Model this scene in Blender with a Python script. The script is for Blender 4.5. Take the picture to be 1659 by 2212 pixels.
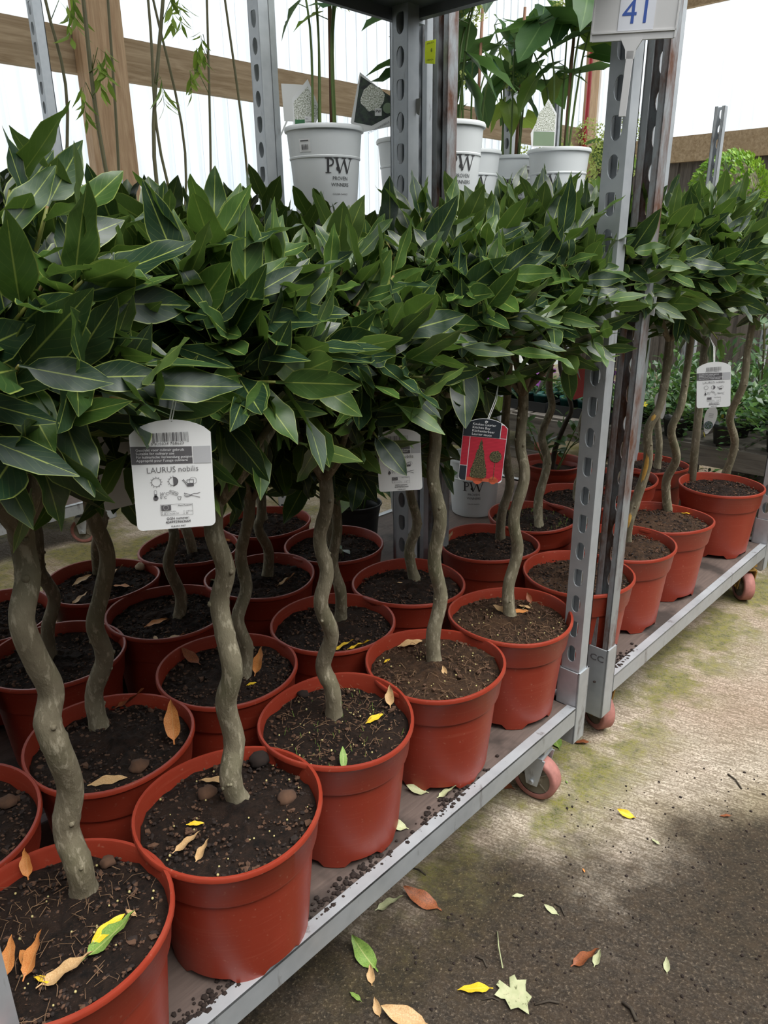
import bpy, bmesh, math, random
from math import sin, cos, pi, radians, sqrt
from mathutils import Vector, Matrix, noise

for o in list(bpy.data.objects):
    bpy.data.objects.remove(o)
S = bpy.context.scene
COL = S.collection
R = random.Random(41)

# ------------------------------------------------------------------ camera
IW, IH = 1659, 2212
FPX, PITCH, ROLL, CAMZ = 1596.8, radians(19.803), radians(-0.685), 1.22
cam = bpy.data.objects.new('camera', bpy.data.cameras.new('camera'))
COL.objects.link(cam)
cam.data.sensor_fit = 'VERTICAL'
cam.data.sensor_height = 36.0
cam.data.lens = FPX / IH * 36.0
cam.data.clip_start = 0.02
cam.matrix_world = (Matrix.Translation((0, 0, CAMZ)) @ Matrix.Rotation(pi / 2 - PITCH, 4, 'X')
                    @ Matrix.Rotation(ROLL, 4, 'Z'))
S.camera = cam

# ------------------------------------------------------------------ light
SKY = 3.3
world = bpy.data.worlds.new('overcast_sky')
S.world = world
world.use_nodes = True
wn = world.node_tree
bg = wn.nodes['Background']
bg.inputs['Color'].default_value = (0.93, 0.97, 1.0, 1)
# CIE overcast sky: the zenith is three times as bright as the horizon
_tc = wn.nodes.new('ShaderNodeTexCoord')
_sx = wn.nodes.new('ShaderNodeSeparateXYZ')
_mr = wn.nodes.new('ShaderNodeMapRange')
_mr.inputs[1].default_value, _mr.inputs[2].default_value = 0.0, 1.0
_mr.inputs[3].default_value, _mr.inputs[4].default_value = SKY / 3, SKY
wn.links.new(_tc.outputs['Generated'], _sx.inputs[0])
wn.links.new(_sx.outputs[2], _mr.inputs[0])
wn.links.new(_mr.outputs[0], bg.inputs['Strength'])
sun = bpy.data.objects.new('sun_offscreen', bpy.data.lights.new('sun_offscreen', 'SUN'))
COL.objects.link(sun)
sun.data.energy = 2.8
sun.data.angle = radians(40)
sun.data.color = (1.0, 0.97, 0.92)
sun.rotation_euler = Vector((-0.42, 0.30, -1.0)).to_track_quat('-Z', 'Y').to_euler()
vs = S.view_settings
vs.view_transform = 'Standard'
vs.look = 'None'
vs.exposure = 0.28
vs.gamma = 1.0
vs.use_curve_mapping = False

# ------------------------------------------------------------------ frames
ANG = radians(46.5)
UX, VX = (cos(ANG), sin(ANG)), (-sin(ANG), cos(ANG))


def P(u, v, z=0.0):
    return Vector((u * UX[0] + v * VX[0], u * UX[1] + v * VX[1], z))


def ray(x, y):
    a, b = x - IW / 2, y - IH / 2
    uu = a * cos(ROLL) + b * sin(ROLL)
    vv = -a * sin(ROLL) + b * cos(ROLL)
    r, up = uu / FPX, -vv / FPX
    return Vector((r, cos(PITCH) + up * sin(PITCH), -sin(PITCH) + up * cos(PITCH)))


def at_z(x, y, z):
    d = ray(x, y)
    q = d * ((z - CAMZ) / d.z)
    return Vector((q.x, q.y, z))


def at_depth(x, y, dep, dirv):
    """point of the sight line whose horizontal distance along dirv is dep"""
    d = ray(x, y)
    k = dep / (d.x * dirv.x + d.y * dirv.y)
    return d * k + Vector((0, 0, CAMZ))


def at_v(x, y, v):
    d = ray(x, y)
    k = v / (d.x * VX[0] + d.y * VX[1])
    return d * k + Vector((0, 0, CAMZ))


# ------------------------------------------------------------------ material helpers
MATS = {}


class NT:
    def __init__(s, name):
        s.m = bpy.data.materials.new(name)
        s.m.use_nodes = True
        s.t = s.m.node_tree
        s.b = s.t.nodes['Principled BSDF']
        s.out = s.t.nodes['Material Output']
        MATS[name] = s.m

    def n(s, typ, **kw):
        nd = s.t.nodes.new('ShaderNode' + typ)
        for k, val in kw.items():
            if k in nd.inputs:
                nd.inputs[k].default_value = val
            else:
                setattr(nd, k, val)
        return nd

    def l(s, a, b):
        s.t.links.new(a, b)

    def val(s, x, sock):
        if hasattr(x, 'is_output'):
            s.l(x, sock)
        else:
            sock.default_value = x

    def math(s, op, a, b=0.0, c=None, clamp=False):
        nd = s.n('Math', operation=op)
        nd.use_clamp = clamp
        s.val(a, nd.inputs[0])
        s.val(b, nd.inputs[1])
        if c is not None:
            s.val(c, nd.inputs[2])
        return nd.outputs[0]

    def mix(s, f, a, b, blend='MIX'):
        nd = s.n('Mix', data_type='RGBA', blend_type=blend)
        s.val(f, nd.inputs[0])
        for x, i in ((a, 6), (b, 7)):
            if hasattr(x, 'is_output'):
                s.l(x, nd.inputs[i])
            else:
                nd.inputs[i].default_value = (*x, 1)
        return nd.outputs[2]

    def co(s, kind='Object', scale=(1, 1, 1), rot=(0, 0, 0)):
        tc = s.n('TexCoord')
        mp = s.n('Mapping')
        mp.inputs['Scale'].default_value = scale
        mp.inputs['Rotation'].default_value = rot
        s.l(tc.outputs[kind], mp.inputs[0])
        return mp.outputs[0]

    def noise(s, co, scale, detail=4.0, rough=0.55, dist=0.0):
        nd = s.n('TexNoise')
        nd.inputs['Scale'].default_value = scale
        nd.inputs['Detail'].default_value = detail
        nd.inputs['Roughness'].default_value = rough
        nd.inputs['Distortion'].default_value = dist
        s.l(co, nd.inputs['Vector'])
        return nd.outputs[0]

    def ramp(s, f, *stops):
        nd = s.n('ValToRGB')
        el = nd.color_ramp.elements
        while len(el) < len(stops):
            el.new(0.5)
        for e, (p, c) in zip(el, stops):
            e.position = p
            e.color = (*c, 1) if len(c) == 3 else c
        s.l(f, nd.inputs[0])
        return nd.outputs[0]

    def rng(s, f, a, b, c=0.0, d=1.0, smooth=False):
        nd = s.n('MapRange')
        nd.clamp = True
        if smooth:
            nd.interpolation_type = 'SMOOTHSTEP'
        s.val(f, nd.inputs[0])
        for i, x in enumerate((a, b, c, d)):
            nd.inputs[i + 1].default_value = x
        return nd.outputs[0]

    def bump(s, h, strength=0.3, dist=0.01):
        nd = s.n('Bump')
        nd.inputs['Strength'].default_value = strength
        nd.inputs['Distance'].default_value = dist
        s.l(h, nd.inputs['Height'])
        s.l(nd.outputs[0], s.b.inputs['Normal'])

    def base(s, c, rough=0.5, metal=0.0, spec=0.5):
        s.val(c if hasattr(c, 'is_output') else (*c, 1), s.b.inputs['Base Color'])
        s.val(rough, s.b.inputs['Roughness'])
        s.val(metal, s.b.inputs['Metallic'])
        s.b.inputs['Specular IOR Level'].default_value = spec


def plain(name, c, rough=0.5, metal=0.0, var=0.15, scale=30, spec=0.5):
    """flat colour with a little procedural mottling"""
    k = NT(name)
    nz = k.noise(k.co(), scale)
    lo = tuple(x * (1 - var) for x in c)
    hi = tuple(min(1, x * (1 + var)) for x in c)
    k.base(k.mix(nz, lo, hi), rough, metal, spec)
    return k.m


# galvanised steel
k = NT('galvanised')
co = k.co()
sp = k.n('TexVoronoi')
sp.inputs['Scale'].default_value = 55
k.l(co, sp.inputs['Vector'])
n1 = k.noise(co, 9, 5, 0.6)
c = k.mix(k.math('MULTIPLY', n1, 0.9), (0.30, 0.32, 0.34), (0.56, 0.59, 0.61))
c = k.mix(k.math('MULTIPLY', sp.outputs['Distance'], 0.35), c, (0.55, 0.57, 0.58))
n2 = k.noise(k.co(scale=(1, 1, 0.25)), 22, 5, 0.65)
c = k.mix(k.rng(n2, 0.60, 0.72), c, (0.11, 0.085, 0.07))
k.base(c, k.rng(n1, 0.3, 0.7, 0.38, 0.6), 0.5)
k.bump(n1, 0.12, 0.004)
# galvanised steel going rusty
k = NT('rusty_steel')
co = k.co(scale=(1, 1, 0.35))
n1 = k.noise(co, 14, 6, 0.65)
c = k.mix(k.rng(n1, 0.42, 0.60), (0.32, 0.34, 0.35), (0.13, 0.055, 0.030))
k.base(c, k.rng(n1, 0.4, 0.6, 0.42, 0.75), 0.4)
k.bump(n1, 0.2, 0.003)
# plywood deck
k = NT('deck_board')
co = k.co(scale=(1, 14, 1))
g = k.noise(co, 9, 6, 0.6, 0.5)
b = k.noise(k.co(), 7, 4)
c = k.mix(g, (0.045, 0.032, 0.027), (0.16, 0.115, 0.095))
c = k.mix(k.rng(b, 0.5, 0.62), c, (0.035, 0.025, 0.02))
k.base(c, 0.72)
k.bump(g, 0.2, 0.004)
# terracotta red plastic pot
k = NT('pot_plastic')
co = k.co()
n1 = k.noise(co, 16, 5, 0.6)
sc = k.noise(k.co(scale=(1, 1, 26)), 7, 4, 0.6)
oi = k.n('ObjectInfo')
c = k.mix(n1, (0.245, 0.027, 0.012), (0.315, 0.041, 0.018))
c = k.mix(k.math('MULTIPLY', oi.outputs['Random'], 0.25), c, (0.20, 0.024, 0.014))
c = k.mix(k.math('MULTIPLY', k.rng(sc, 0.56, 0.74), 0.30), c, (0.40, 0.11, 0.065))
dn = k.noise(co, 140, 2, 0.5)
c = k.mix(k.math('MULTIPLY', k.rng(dn, 0.66, 0.75), 0.35), c, (0.45, 0.20, 0.13))
k.base(c, k.rng(n1, 0.3, 0.7, 0.36, 0.5), 0, 0.45)
k.bump(sc, 0.05, 0.002)


def soil_mat(name, dark, lite, chip):
    k = NT(name)
    co = k.co()
    n1 = k.noise(co, 60, 8, 0.75)
    n2 = k.noise(co, 9, 3, 0.5)
    n3 = k.noise(k.co(scale=(1, 3.2, 1)), 150, 3, 0.6, 1.5)
    c = k.mix(k.rng(n1, 0.36, 0.66), dark, lite)
    c = k.mix(k.math('MULTIPLY', k.rng(n2, 0.50, 0.66), 0.6), c, lite)
    c = k.mix(k.math('MULTIPLY', k.rng(n3, 0.63, 0.70), 0.8), c, chip)
    k.base(c, 0.9, 0, 0.25)
    k.bump(k.math('ADD', n1, k.math('MULTIPLY', n3, 0.5)), 1.0, 0.012)


soil_mat('soil_dark', (0.006, 0.004, 0.003), (0.046, 0.025, 0.016), (0.15, 0.08, 0.045))
soil_mat('soil_brown', (0.018, 0.010, 0.006), (0.120, 0.064, 0.034), (0.25, 0.15, 0.07))
plain('clod', (0.085, 0.042, 0.023), 0.95, 0, 0.5, 90)
plain('dark_clod', (0.018, 0.010, 0.007), 0.95, 0, 0.5, 90)
plain('bud', (0.36, 0.38, 0.10), 0.45, 0, 0.2, 60)
plain('bead', (0.48, 0.40, 0.17), 0.4, 0, 0.3, 20)
plain('root_fibre', (0.20, 0.115, 0.06), 0.9, 0, 0.4, 40)
plain('sprout', (0.20, 0.33, 0.06), 0.5, 0, 0.3, 40)
# bark
k = NT('bark')
co = k.co()
n1 = k.noise(co, 26, 6, 0.65)
n2 = k.noise(k.co(scale=(1, 1, 0.28)), 130, 4, 0.7)
n3 = k.noise(co, 8, 3, 0.5)
oi = k.n('ObjectInfo')
c = k.mix(n1, (0.105, 0.090, 0.056), (0.37, 0.335, 0.225))
c = k.mix(k.math('MULTIPLY', k.rng(n3, 0.5, 0.66), 0.5), c, (0.105, 0.120, 0.052))
c = k.mix(k.math('MULTIPLY', k.rng(n2, 0.53, 0.64), 0.75), c, (0.52, 0.47, 0.34))
c = k.mix(k.math('MULTIPLY', oi.outputs['Random'], 0.45), c, (0.115, 0.080, 0.055))
k.base(c, 0.8, 0, 0.3)
k.bump(k.math('ADD', n2, n1), 0.5, 0.004)
plain('bark_dark', (0.050, 0.038, 0.026), 0.85, 0, 0.5, 60)
plain('wound_wood', (0.62, 0.36, 0.08), 0.7, 0, 0.35, 90)
k = NT('twig')
tc = k.n('TexCoord')
sx = k.n('SeparateXYZ')
k.l(tc.outputs['Object'], sx.inputs[0])
c = k.mix(k.rng(sx.outputs[2], 0.0, 0.10), (0.11, 0.055, 0.028), (0.20, 0.22, 0.045))
n1 = k.noise(tc.outputs['Object'], 60, 3)
c = k.mix(k.math('MULTIPLY', k.rng(n1, 0.5, 0.7), 0.7), c, (0.26, 0.07, 0.04))
k.base(c, 0.55)


def leaf_mat(name, dark, mid, young, under, rib, edge=True, rough=0.30, trans=0.22, veins=True):
    """two-sided leaf: UV x across (0..1), UV y along (0..1)"""
    k = NT(name)
    uv = k.n('UVMap')
    sx = k.n('SeparateXYZ')
    k.l(uv.outputs[0], sx.inputs[0])
    across = k.math('ABSOLUTE', k.math('SUBTRACT', sx.outputs[0], 0.5))
    oi = k.n('ObjectInfo')
    ge = k.n('NewGeometry')
    rnd = k.math('FRACT', k.math('ADD', k.math('MULTIPLY', oi.outputs['Random'], 7.31), ge.outputs['Random Per Island']))
    nz = k.noise(k.co(), 30, 3, 0.5)
    c = k.mix(nz, dark, mid)
    c = k.mix(k.rng(rnd, 0.42, 1.0, 0.0, 1.0), c, k.mix(nz, mid, young))
    un = k.mix(k.math('MULTIPLY', rnd, 0.5), under, young)
    c = k.mix(ge.outputs['Backfacing'], c, un)
    if veins:
        w = k.math('FRACT', k.math('MULTIPLY', k.math('SUBTRACT', sx.outputs[1], k.math('MULTIPLY', across, 0.55)), 9.0))
        vein = k.math('LESS_THAN', k.math('ABSOLUTE', k.math('SUBTRACT', w, 0.5)), 0.05)
        c = k.mix(k.math('MULTIPLY', vein, 0.09), c, rib)
    m = k.rng(across, 0.010, 0.030, 0.85, 0.0)
    c = k.mix(m, c, rib)
    if edge:
        c = k.mix(k.math('MULTIPLY', k.rng(across, 0.462, 0.482), 0.7), c, rib)
    k.base(c, k.rng(nz, 0.3, 0.7, rough, rough + 0.14), 0, 0.5)
    if veins:
        k.bump(k.math('SUBTRACT', nz, k.math('MULTIPLY', vein, 0.4)), 0.25, 0.003)
    tr = k.n('BsdfTranslucent')
    k.l(k.mix(0.5, c, young), tr.inputs[0])
    ms = k.n('MixShader')
    ms.inputs[0].default_value = trans
    k.l(k.b.outputs[0], ms.inputs[1])
    k.l(tr.outputs[0], ms.inputs[2])
    k.l(ms.outputs[0], k.out.inputs[0])
    return k.m


leaf_mat('bay_leaf', (0.0075, 0.021, 0.012), (0.018, 0.049, 0.018), (0.105, 0.200, 0.026), (0.085, 0.135, 0.038), (0.30, 0.36, 0.08))
leaf_mat('green_leaf', (0.022, 0.060, 0.030), (0.040, 0.105, 0.040), (0.10, 0.22, 0.035), (0.085, 0.15, 0.06), (0.16, 0.27, 0.09), edge=False, rough=0.45, trans=0.35)
leaf_mat('lime_leaf', (0.06, 0.14, 0.02), (0.14, 0.26, 0.03), (0.30, 0.42, 0.05), (0.20, 0.30, 0.06), (0.30, 0.40, 0.10), edge=False, rough=0.45, trans=0.4)
leaf_mat('bench_leaf', (0.015, 0.045, 0.016), (0.035, 0.10, 0.03), (0.13, 0.25, 0.04), (0.07, 0.13, 0.05), (0.14, 0.24, 0.07), edge=False, veins=False)
leaf_mat('box_leaf', (0.07, 0.19, 0.02), (0.20, 0.40, 0.03), (0.42, 0.62, 0.06), (0.24, 0.40, 0.05), (0.2, 0.3, 0.06), edge=False, veins=False)
leaf_mat('lime_flower', (0.30, 0.38, 0.07), (0.42, 0.50, 0.12), (0.62, 0.68, 0.25), (0.42, 0.5, 0.15), (0.55, 0.6, 0.2), edge=False, rough=0.6, trans=0.4, veins=False)


def dead_mat(name, a, b, rib, spots):
    k = NT(name)
    uv = k.n('UVMap')
    sx = k.n('SeparateXYZ')
    k.l(uv.outputs[0], sx.inputs[0])
    across = k.math('ABSOLUTE', k.math('SUBTRACT', sx.outputs[0], 0.5))
    co = k.co()
    c = k.mix(k.rng(k.noise(co, 38, 4), 0.35, 0.65), a, b)
    c = k.mix(k.math('MULTIPLY', k.rng(k.noise(co, 120, 3), 0.62, 0.70), 0.8), c, spots)
    c = k.mix(k.rng(across, 0.02, 0.045, 0.7, 0.0), c, rib)
    k.base(c, 0.55, 0, 0.35)


dead_mat('leaf_orange', (0.50, 0.16, 0.035), (0.62, 0.27, 0.08), (0.55, 0.28, 0.10), (0.25, 0.07, 0.02))
dead_mat('leaf_yellow', (0.72, 0.42, 0.02), (0.80, 0.56, 0.03), (0.75, 0.55, 0.12), (0.35, 0.20, 0.02))
dead_mat('leaf_tan', (0.45, 0.26, 0.11), (0.60, 0.40, 0.20), (0.45, 0.28, 0.13), (0.18, 0.09, 0.04))
dead_mat('leaf_brown', (0.16, 0.055, 0.025), (0.33, 0.10, 0.035), (0.22, 0.08, 0.03), (0.05, 0.02, 0.01))
dead_mat('leaf_pale', (0.35, 0.38, 0.20), (0.50, 0.50, 0.30), (0.48, 0.46, 0.28), (0.10, 0.10, 0.04))
dead_mat('leaf_green', (0.12, 0.22, 0.04), (0.22, 0.33, 0.07), (0.40, 0.42, 0.15), (0.06, 0.10, 0.02))

# concrete floor: dry pinkish buff, dark wet sheets with some painted shade, moss along the trolley line
k = NT('concrete')
co = k.co()
rco = k.co(rot=(0, 0, -ANG))
n1 = k.noise(co, 3.2, 6, 0.6)
n2 = k.noise(co, 170, 4, 0.75)
n3 = k.noise(co, 1.3, 4, 0.55)
n4 = k.noise(co, 38, 5, 0.7)
m0 = k.n('Mapping')
m0.inputs['Rotation'].default_value = (0, 0, radians(30))
m1 = k.n('Mapping')
m1.inputs['Scale'].default_value = (1.0, 12.0, 1.0)
k.l(co, m0.inputs[0])
k.l(m0.outputs[0], m1.inputs[0])
br = k.noise(m1.outputs[0], 16, 5, 0.75, 0.0)
sx = k.n('SeparateXYZ')
k.l(rco, sx.inputs[0])
wx = k.n('SeparateXYZ')
k.l(co, wx.inputs[0])
c = k.mix(k.rng(n1, 0.3, 0.7), (0.50, 0.41, 0.30), (0.78, 0.68, 0.56))
c = k.mix(k.math('MULTIPLY', k.rng(n3, 0.47, 0.60), 0.5), c, (0.60, 0.42, 0.33))
c = k.mix(k.math('MULTIPLY', k.rng(n3, 0.36, 0.46, 1.0, 0.0), 0.6), c, (0.33, 0.27, 0.13))
pit = k.math('MAXIMUM', k.rng(br, 0.42, 0.56, 1.0, 0.0), k.rng(n2, 0.44, 0.54, 1.0, 0.0))
c = k.mix(k.math('MULTIPLY', pit, 0.74), c, (0.115, 0.083, 0.043))
c = k.mix(k.math('MULTIPLY', k.rng(n4, 0.54, 0.64), 0.5), c, (0.16, 0.12, 0.075))
mb_ = k.rng(k.math('ABSOLUTE', k.math('SUBTRACT', sx.outputs[1], 0.70)), 0.04, 0.21, 1.0, 0.0, True)
mo = k.math('MULTIPLY', mb_, k.rng(k.noise(co, 5.0, 5, 0.65), 0.42, 0.54))
mo2 = k.math('MULTIPLY', k.rng(sx.outputs[1], 1.6, 2.2), k.rng(k.noise(co, 2.5, 5, 0.6), 0.44, 0.56))
mo3 = k.math('MULTIPLY', k.rng(sx.outputs[0], 2.1, 2.7), k.rng(k.noise(co, 3.0, 5, 0.6), 0.48, 0.60))
mo = k.math('MAXIMUM', k.math('MAXIMUM', mo, mo2), k.math('MULTIPLY', mo3, 0.7))
c = k.mix(k.math('MULTIPLY', mo, k.rng(n2, 0.40, 0.58, 0.35, 0.95)), c, k.mix(k.rng(n4, 0.35, 0.65), (0.050, 0.065, 0.008), (0.24, 0.23, 0.030)))
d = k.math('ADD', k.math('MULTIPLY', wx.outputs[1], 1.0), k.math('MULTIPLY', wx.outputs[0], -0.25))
wet = k.rng(k.math('ADD', d, k.math('MULTIPLY', k.math('SUBTRACT', n1, 0.5), 0.9)), 1.00, 1.32, 1.0, 0.0, True)  # damp foreground, widened so its dark colour also paints shade near the rail
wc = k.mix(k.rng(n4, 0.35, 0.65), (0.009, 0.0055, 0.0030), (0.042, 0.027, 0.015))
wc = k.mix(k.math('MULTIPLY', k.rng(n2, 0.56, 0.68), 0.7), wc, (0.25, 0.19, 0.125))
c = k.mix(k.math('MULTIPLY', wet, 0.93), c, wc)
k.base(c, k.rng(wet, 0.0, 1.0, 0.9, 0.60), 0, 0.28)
k.bump(k.math('ADD', k.math('MULTIPLY', br, 0.7), k.math('ADD', n2, k.math('MULTIPLY', n4, 0.6))), 0.7, 0.006)

# translucent corrugated sheet with an oily tint
k = NT('clear_sheet')
co = k.co()
n1 = k.noise(k.co(scale=(1, 1, 0.45)), 1.6, 3, 0.5, 0.8)
tint = k.mix(k.rng(n1, 0.35, 0.65), (0.70, 0.76, 0.82), (0.80, 0.82, 0.83))
n2 = k.noise(co, 160, 2, 0.5)
st = k.noise(k.co(scale=(9, 9, 0.25)), 5, 4, 0.6)
tint = k.mix(k.math('MULTIPLY', k.rng(st, 0.5, 0.7), 0.45), tint, (0.84, 0.84, 0.83))
tl = k.n('BsdfTranslucent')
k.l(tint, tl.inputs[0])
tp = k.n('BsdfTransparent')
k.l(tint, tp.inputs[0])
gl = k.n('BsdfPrincipled')
gl.inputs['Base Color'].default_value = (0.75, 0.78, 0.80, 1)
gl.inputs['Roughness'].default_value = 0.18
gl.inputs['Thin Film IOR'].default_value = 1.45
k.l(k.rng(n1, 0.3, 0.7, 180.0, 620.0), gl.inputs['Thin Film Thickness'])
bp = k.n('Bump')
bp.inputs['Strength'].default_value = 0.4
bp.inputs['Distance'].default_value = 0.003
k.l(n2, bp.inputs['Height'])
k.l(bp.outputs[0], gl.inputs['Normal'])
m1 = k.n('MixShader', Fac=0.55)
k.l(tl.outputs[0], m1.inputs[1])
k.l(tp.outputs[0], m1.inputs[2])
m2 = k.n('MixShader', Fac=0.10)
k.l(m1.outputs[0], m2.inputs[1])
k.l(gl.outputs[0], m2.inputs[2])
k.l(m2.outputs[0], k.out.inputs[0])


def wood_mat(name, a, b, cc, axis=(1, 12, 12)):
    k = NT(name)
    g = k.noise(k.co(scale=axis), 4, 6, 0.6, 0.6)
    n = k.noise(k.co(), 5, 3)
    c = k.mix(k.rng(g, 0.35, 0.65), a, b)
    c = k.mix(k.math('MULTIPLY', k.rng(n, 0.5, 0.7), 0.5), c, cc)
    k.base(c, 0.75, 0, 0.3)
    k.bump(g, 0.2, 0.005)


wood_mat('timber_rail', (0.30, 0.21, 0.12), (0.48, 0.36, 0.23), (0.36, 0.26, 0.15))
wood_mat('timber_upright', (0.40, 0.25, 0.14), (0.60, 0.42, 0.26), (0.50, 0.33, 0.19), (12, 12, 1))
wood_mat('dark_board', (0.070, 0.060, 0.052), (0.150, 0.128, 0.108), (0.10, 0.088, 0.076), (12, 12, 1))
wood_mat('bench_wood', (0.10, 0.090, 0.078), (0.22, 0.20, 0.175), (0.15, 0.13, 0.10), (12, 1, 12))

# pot, label and sticker materials
plain('white_plastic', (0.66, 0.68, 0.68), 0.42, 0, 0.06, 8)
plain('sign_plastic', (0.62, 0.61, 0.60), 0.35, 0, 0.08, 12)
plain('sign_paper', (0.72, 0.73, 0.78), 0.5, 0, 0.04, 20)
plain('card_white', (0.76, 0.76, 0.75), 0.45, 0, 0.03, 10)
plain('card_back', (0.50, 0.45, 0.40), 0.6, 0, 0.05, 10)
plain('print_black', (0.035, 0.033, 0.035), 0.6, 0, 0.1)
plain('print_grey', (0.105, 0.100, 0.105), 0.6, 0, 0.1)
plain('print_pale_grey', (0.44, 0.44, 0.45), 0.6, 0, 0.05)
plain('print_white', (0.80, 0.80, 0.80), 0.6, 0, 0.02)
plain('print_navy', (0.020, 0.026, 0.034), 0.5, 0, 0.15)
plain('print_blue', (0.035, 0.09, 0.36), 0.5, 0, 0.1)
plain('print_green', (0.03, 0.15, 0.05), 0.5, 0, 0.15)
plain('print_sage', (0.20, 0.27, 0.17), 0.5, 0, 0.1)
plain('sticker_yellow', (0.72, 0.86, 0.02), 0.55, 0, 0.05)
plain('black_plastic', (0.018, 0.019, 0.020), 0.4, 0, 0.2)
plain('grey_plastic', (0.16, 0.17, 0.18), 0.45, 0, 0.2)
plain('teal_plastic', (0.010, 0.075, 0.065), 0.4, 0, 0.2)
plain('string_white', (0.70, 0.70, 0.68), 0.8, 0, 0.05)
plain('shelf_steel', (0.20, 0.21, 0.23), 0.5, 0.3, 0.25, 8)
plain('wheel_tread', (0.36, 0.15, 0.125), 0.75, 0, 0.5, 45)
plain('wheel_hub', (0.150, 0.125, 0.088), 0.65, 0, 0.25, 30)
plain('fork_mustard', (0.33, 0.20, 0.05), 0.5, 0.2, 0.25)
plain('lint', (0.30, 0.26, 0.22), 0.95, 0, 0.3, 90)
plain('cane', (0.26, 0.13, 0.075), 0.6, 0, 0.3, 20)
plain('stem_green', (0.10, 0.16, 0.035), 0.5, 0, 0.35, 25)
plain('stem_willow', (0.115, 0.105, 0.045), 0.6, 0, 0.35, 25)
plain('red_cable', (0.42, 0.012, 0.015), 0.4, 0, 0.1)
plain('petal_purple', (0.27, 0.06, 0.36), 0.6, 0, 0.4, 60)
plain('petal_magenta', (0.42, 0.03, 0.14), 0.6, 0, 0.3, 60)
plain('petal_yellow', (0.68, 0.56, 0.03), 0.6, 0, 0.2, 60)
plain('petal_lilac', (0.26, 0.24, 0.62), 0.6, 0, 0.4, 90)
plain('rubber_black', (0.02, 0.018, 0.017), 0.9, 0, 0.6, 50)
# printed photographs on labels
k = NT('photo_red')
sx = k.n('SeparateXYZ')
k.l(k.co(), sx.inputs[0])
ln = k.math('LESS_THAN', k.math('FRACT', k.math('MULTIPLY', sx.outputs[1], 420.0)), 0.18)
k.base(k.mix(ln, k.mix(k.noise(k.co(), 40), (0.40, 0.018, 0.035), (0.56, 0.035, 0.06)), (0.22, 0.012, 0.02)), 0.45)
k = NT('photo_topiary')
k.base(k.ramp(k.noise(k.co(), 520, 3, 0.7), (0.38, (0.012, 0.012, 0.006)), (0.52, (0.07, 0.065, 0.03)), (0.66, (0.25, 0.22, 0.11))), 0.5)
k = NT('photo_bloom')
k.base(k.ramp(k.noise(k.co(), 260, 3, 0.7), (0.35, (0.10, 0.11, 0.05)), (0.5, (0.55, 0.57, 0.48)), (0.62, (0.85, 0.85, 0.82))), 0.5)
k = NT('photo_dark')
k.base(k.ramp(k.noise(k.co(), 60, 3, 0.6), (0.4, (0.012, 0.016, 0.02)), (0.6, (0.035, 0.06, 0.035))), 0.5)
k = NT('photo_lilac')
k.base(k.ramp(k.noise(k.co(), 220, 3, 0.7), (0.4, (0.02, 0.05, 0.03)), (0.52, (0.12, 0.20, 0.08)), (0.62, (0.34, 0.30, 0.70))), 0.5)
plain('photo_terracotta', (0.50, 0.10, 0.045), 0.5, 0, 0.2)


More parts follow.
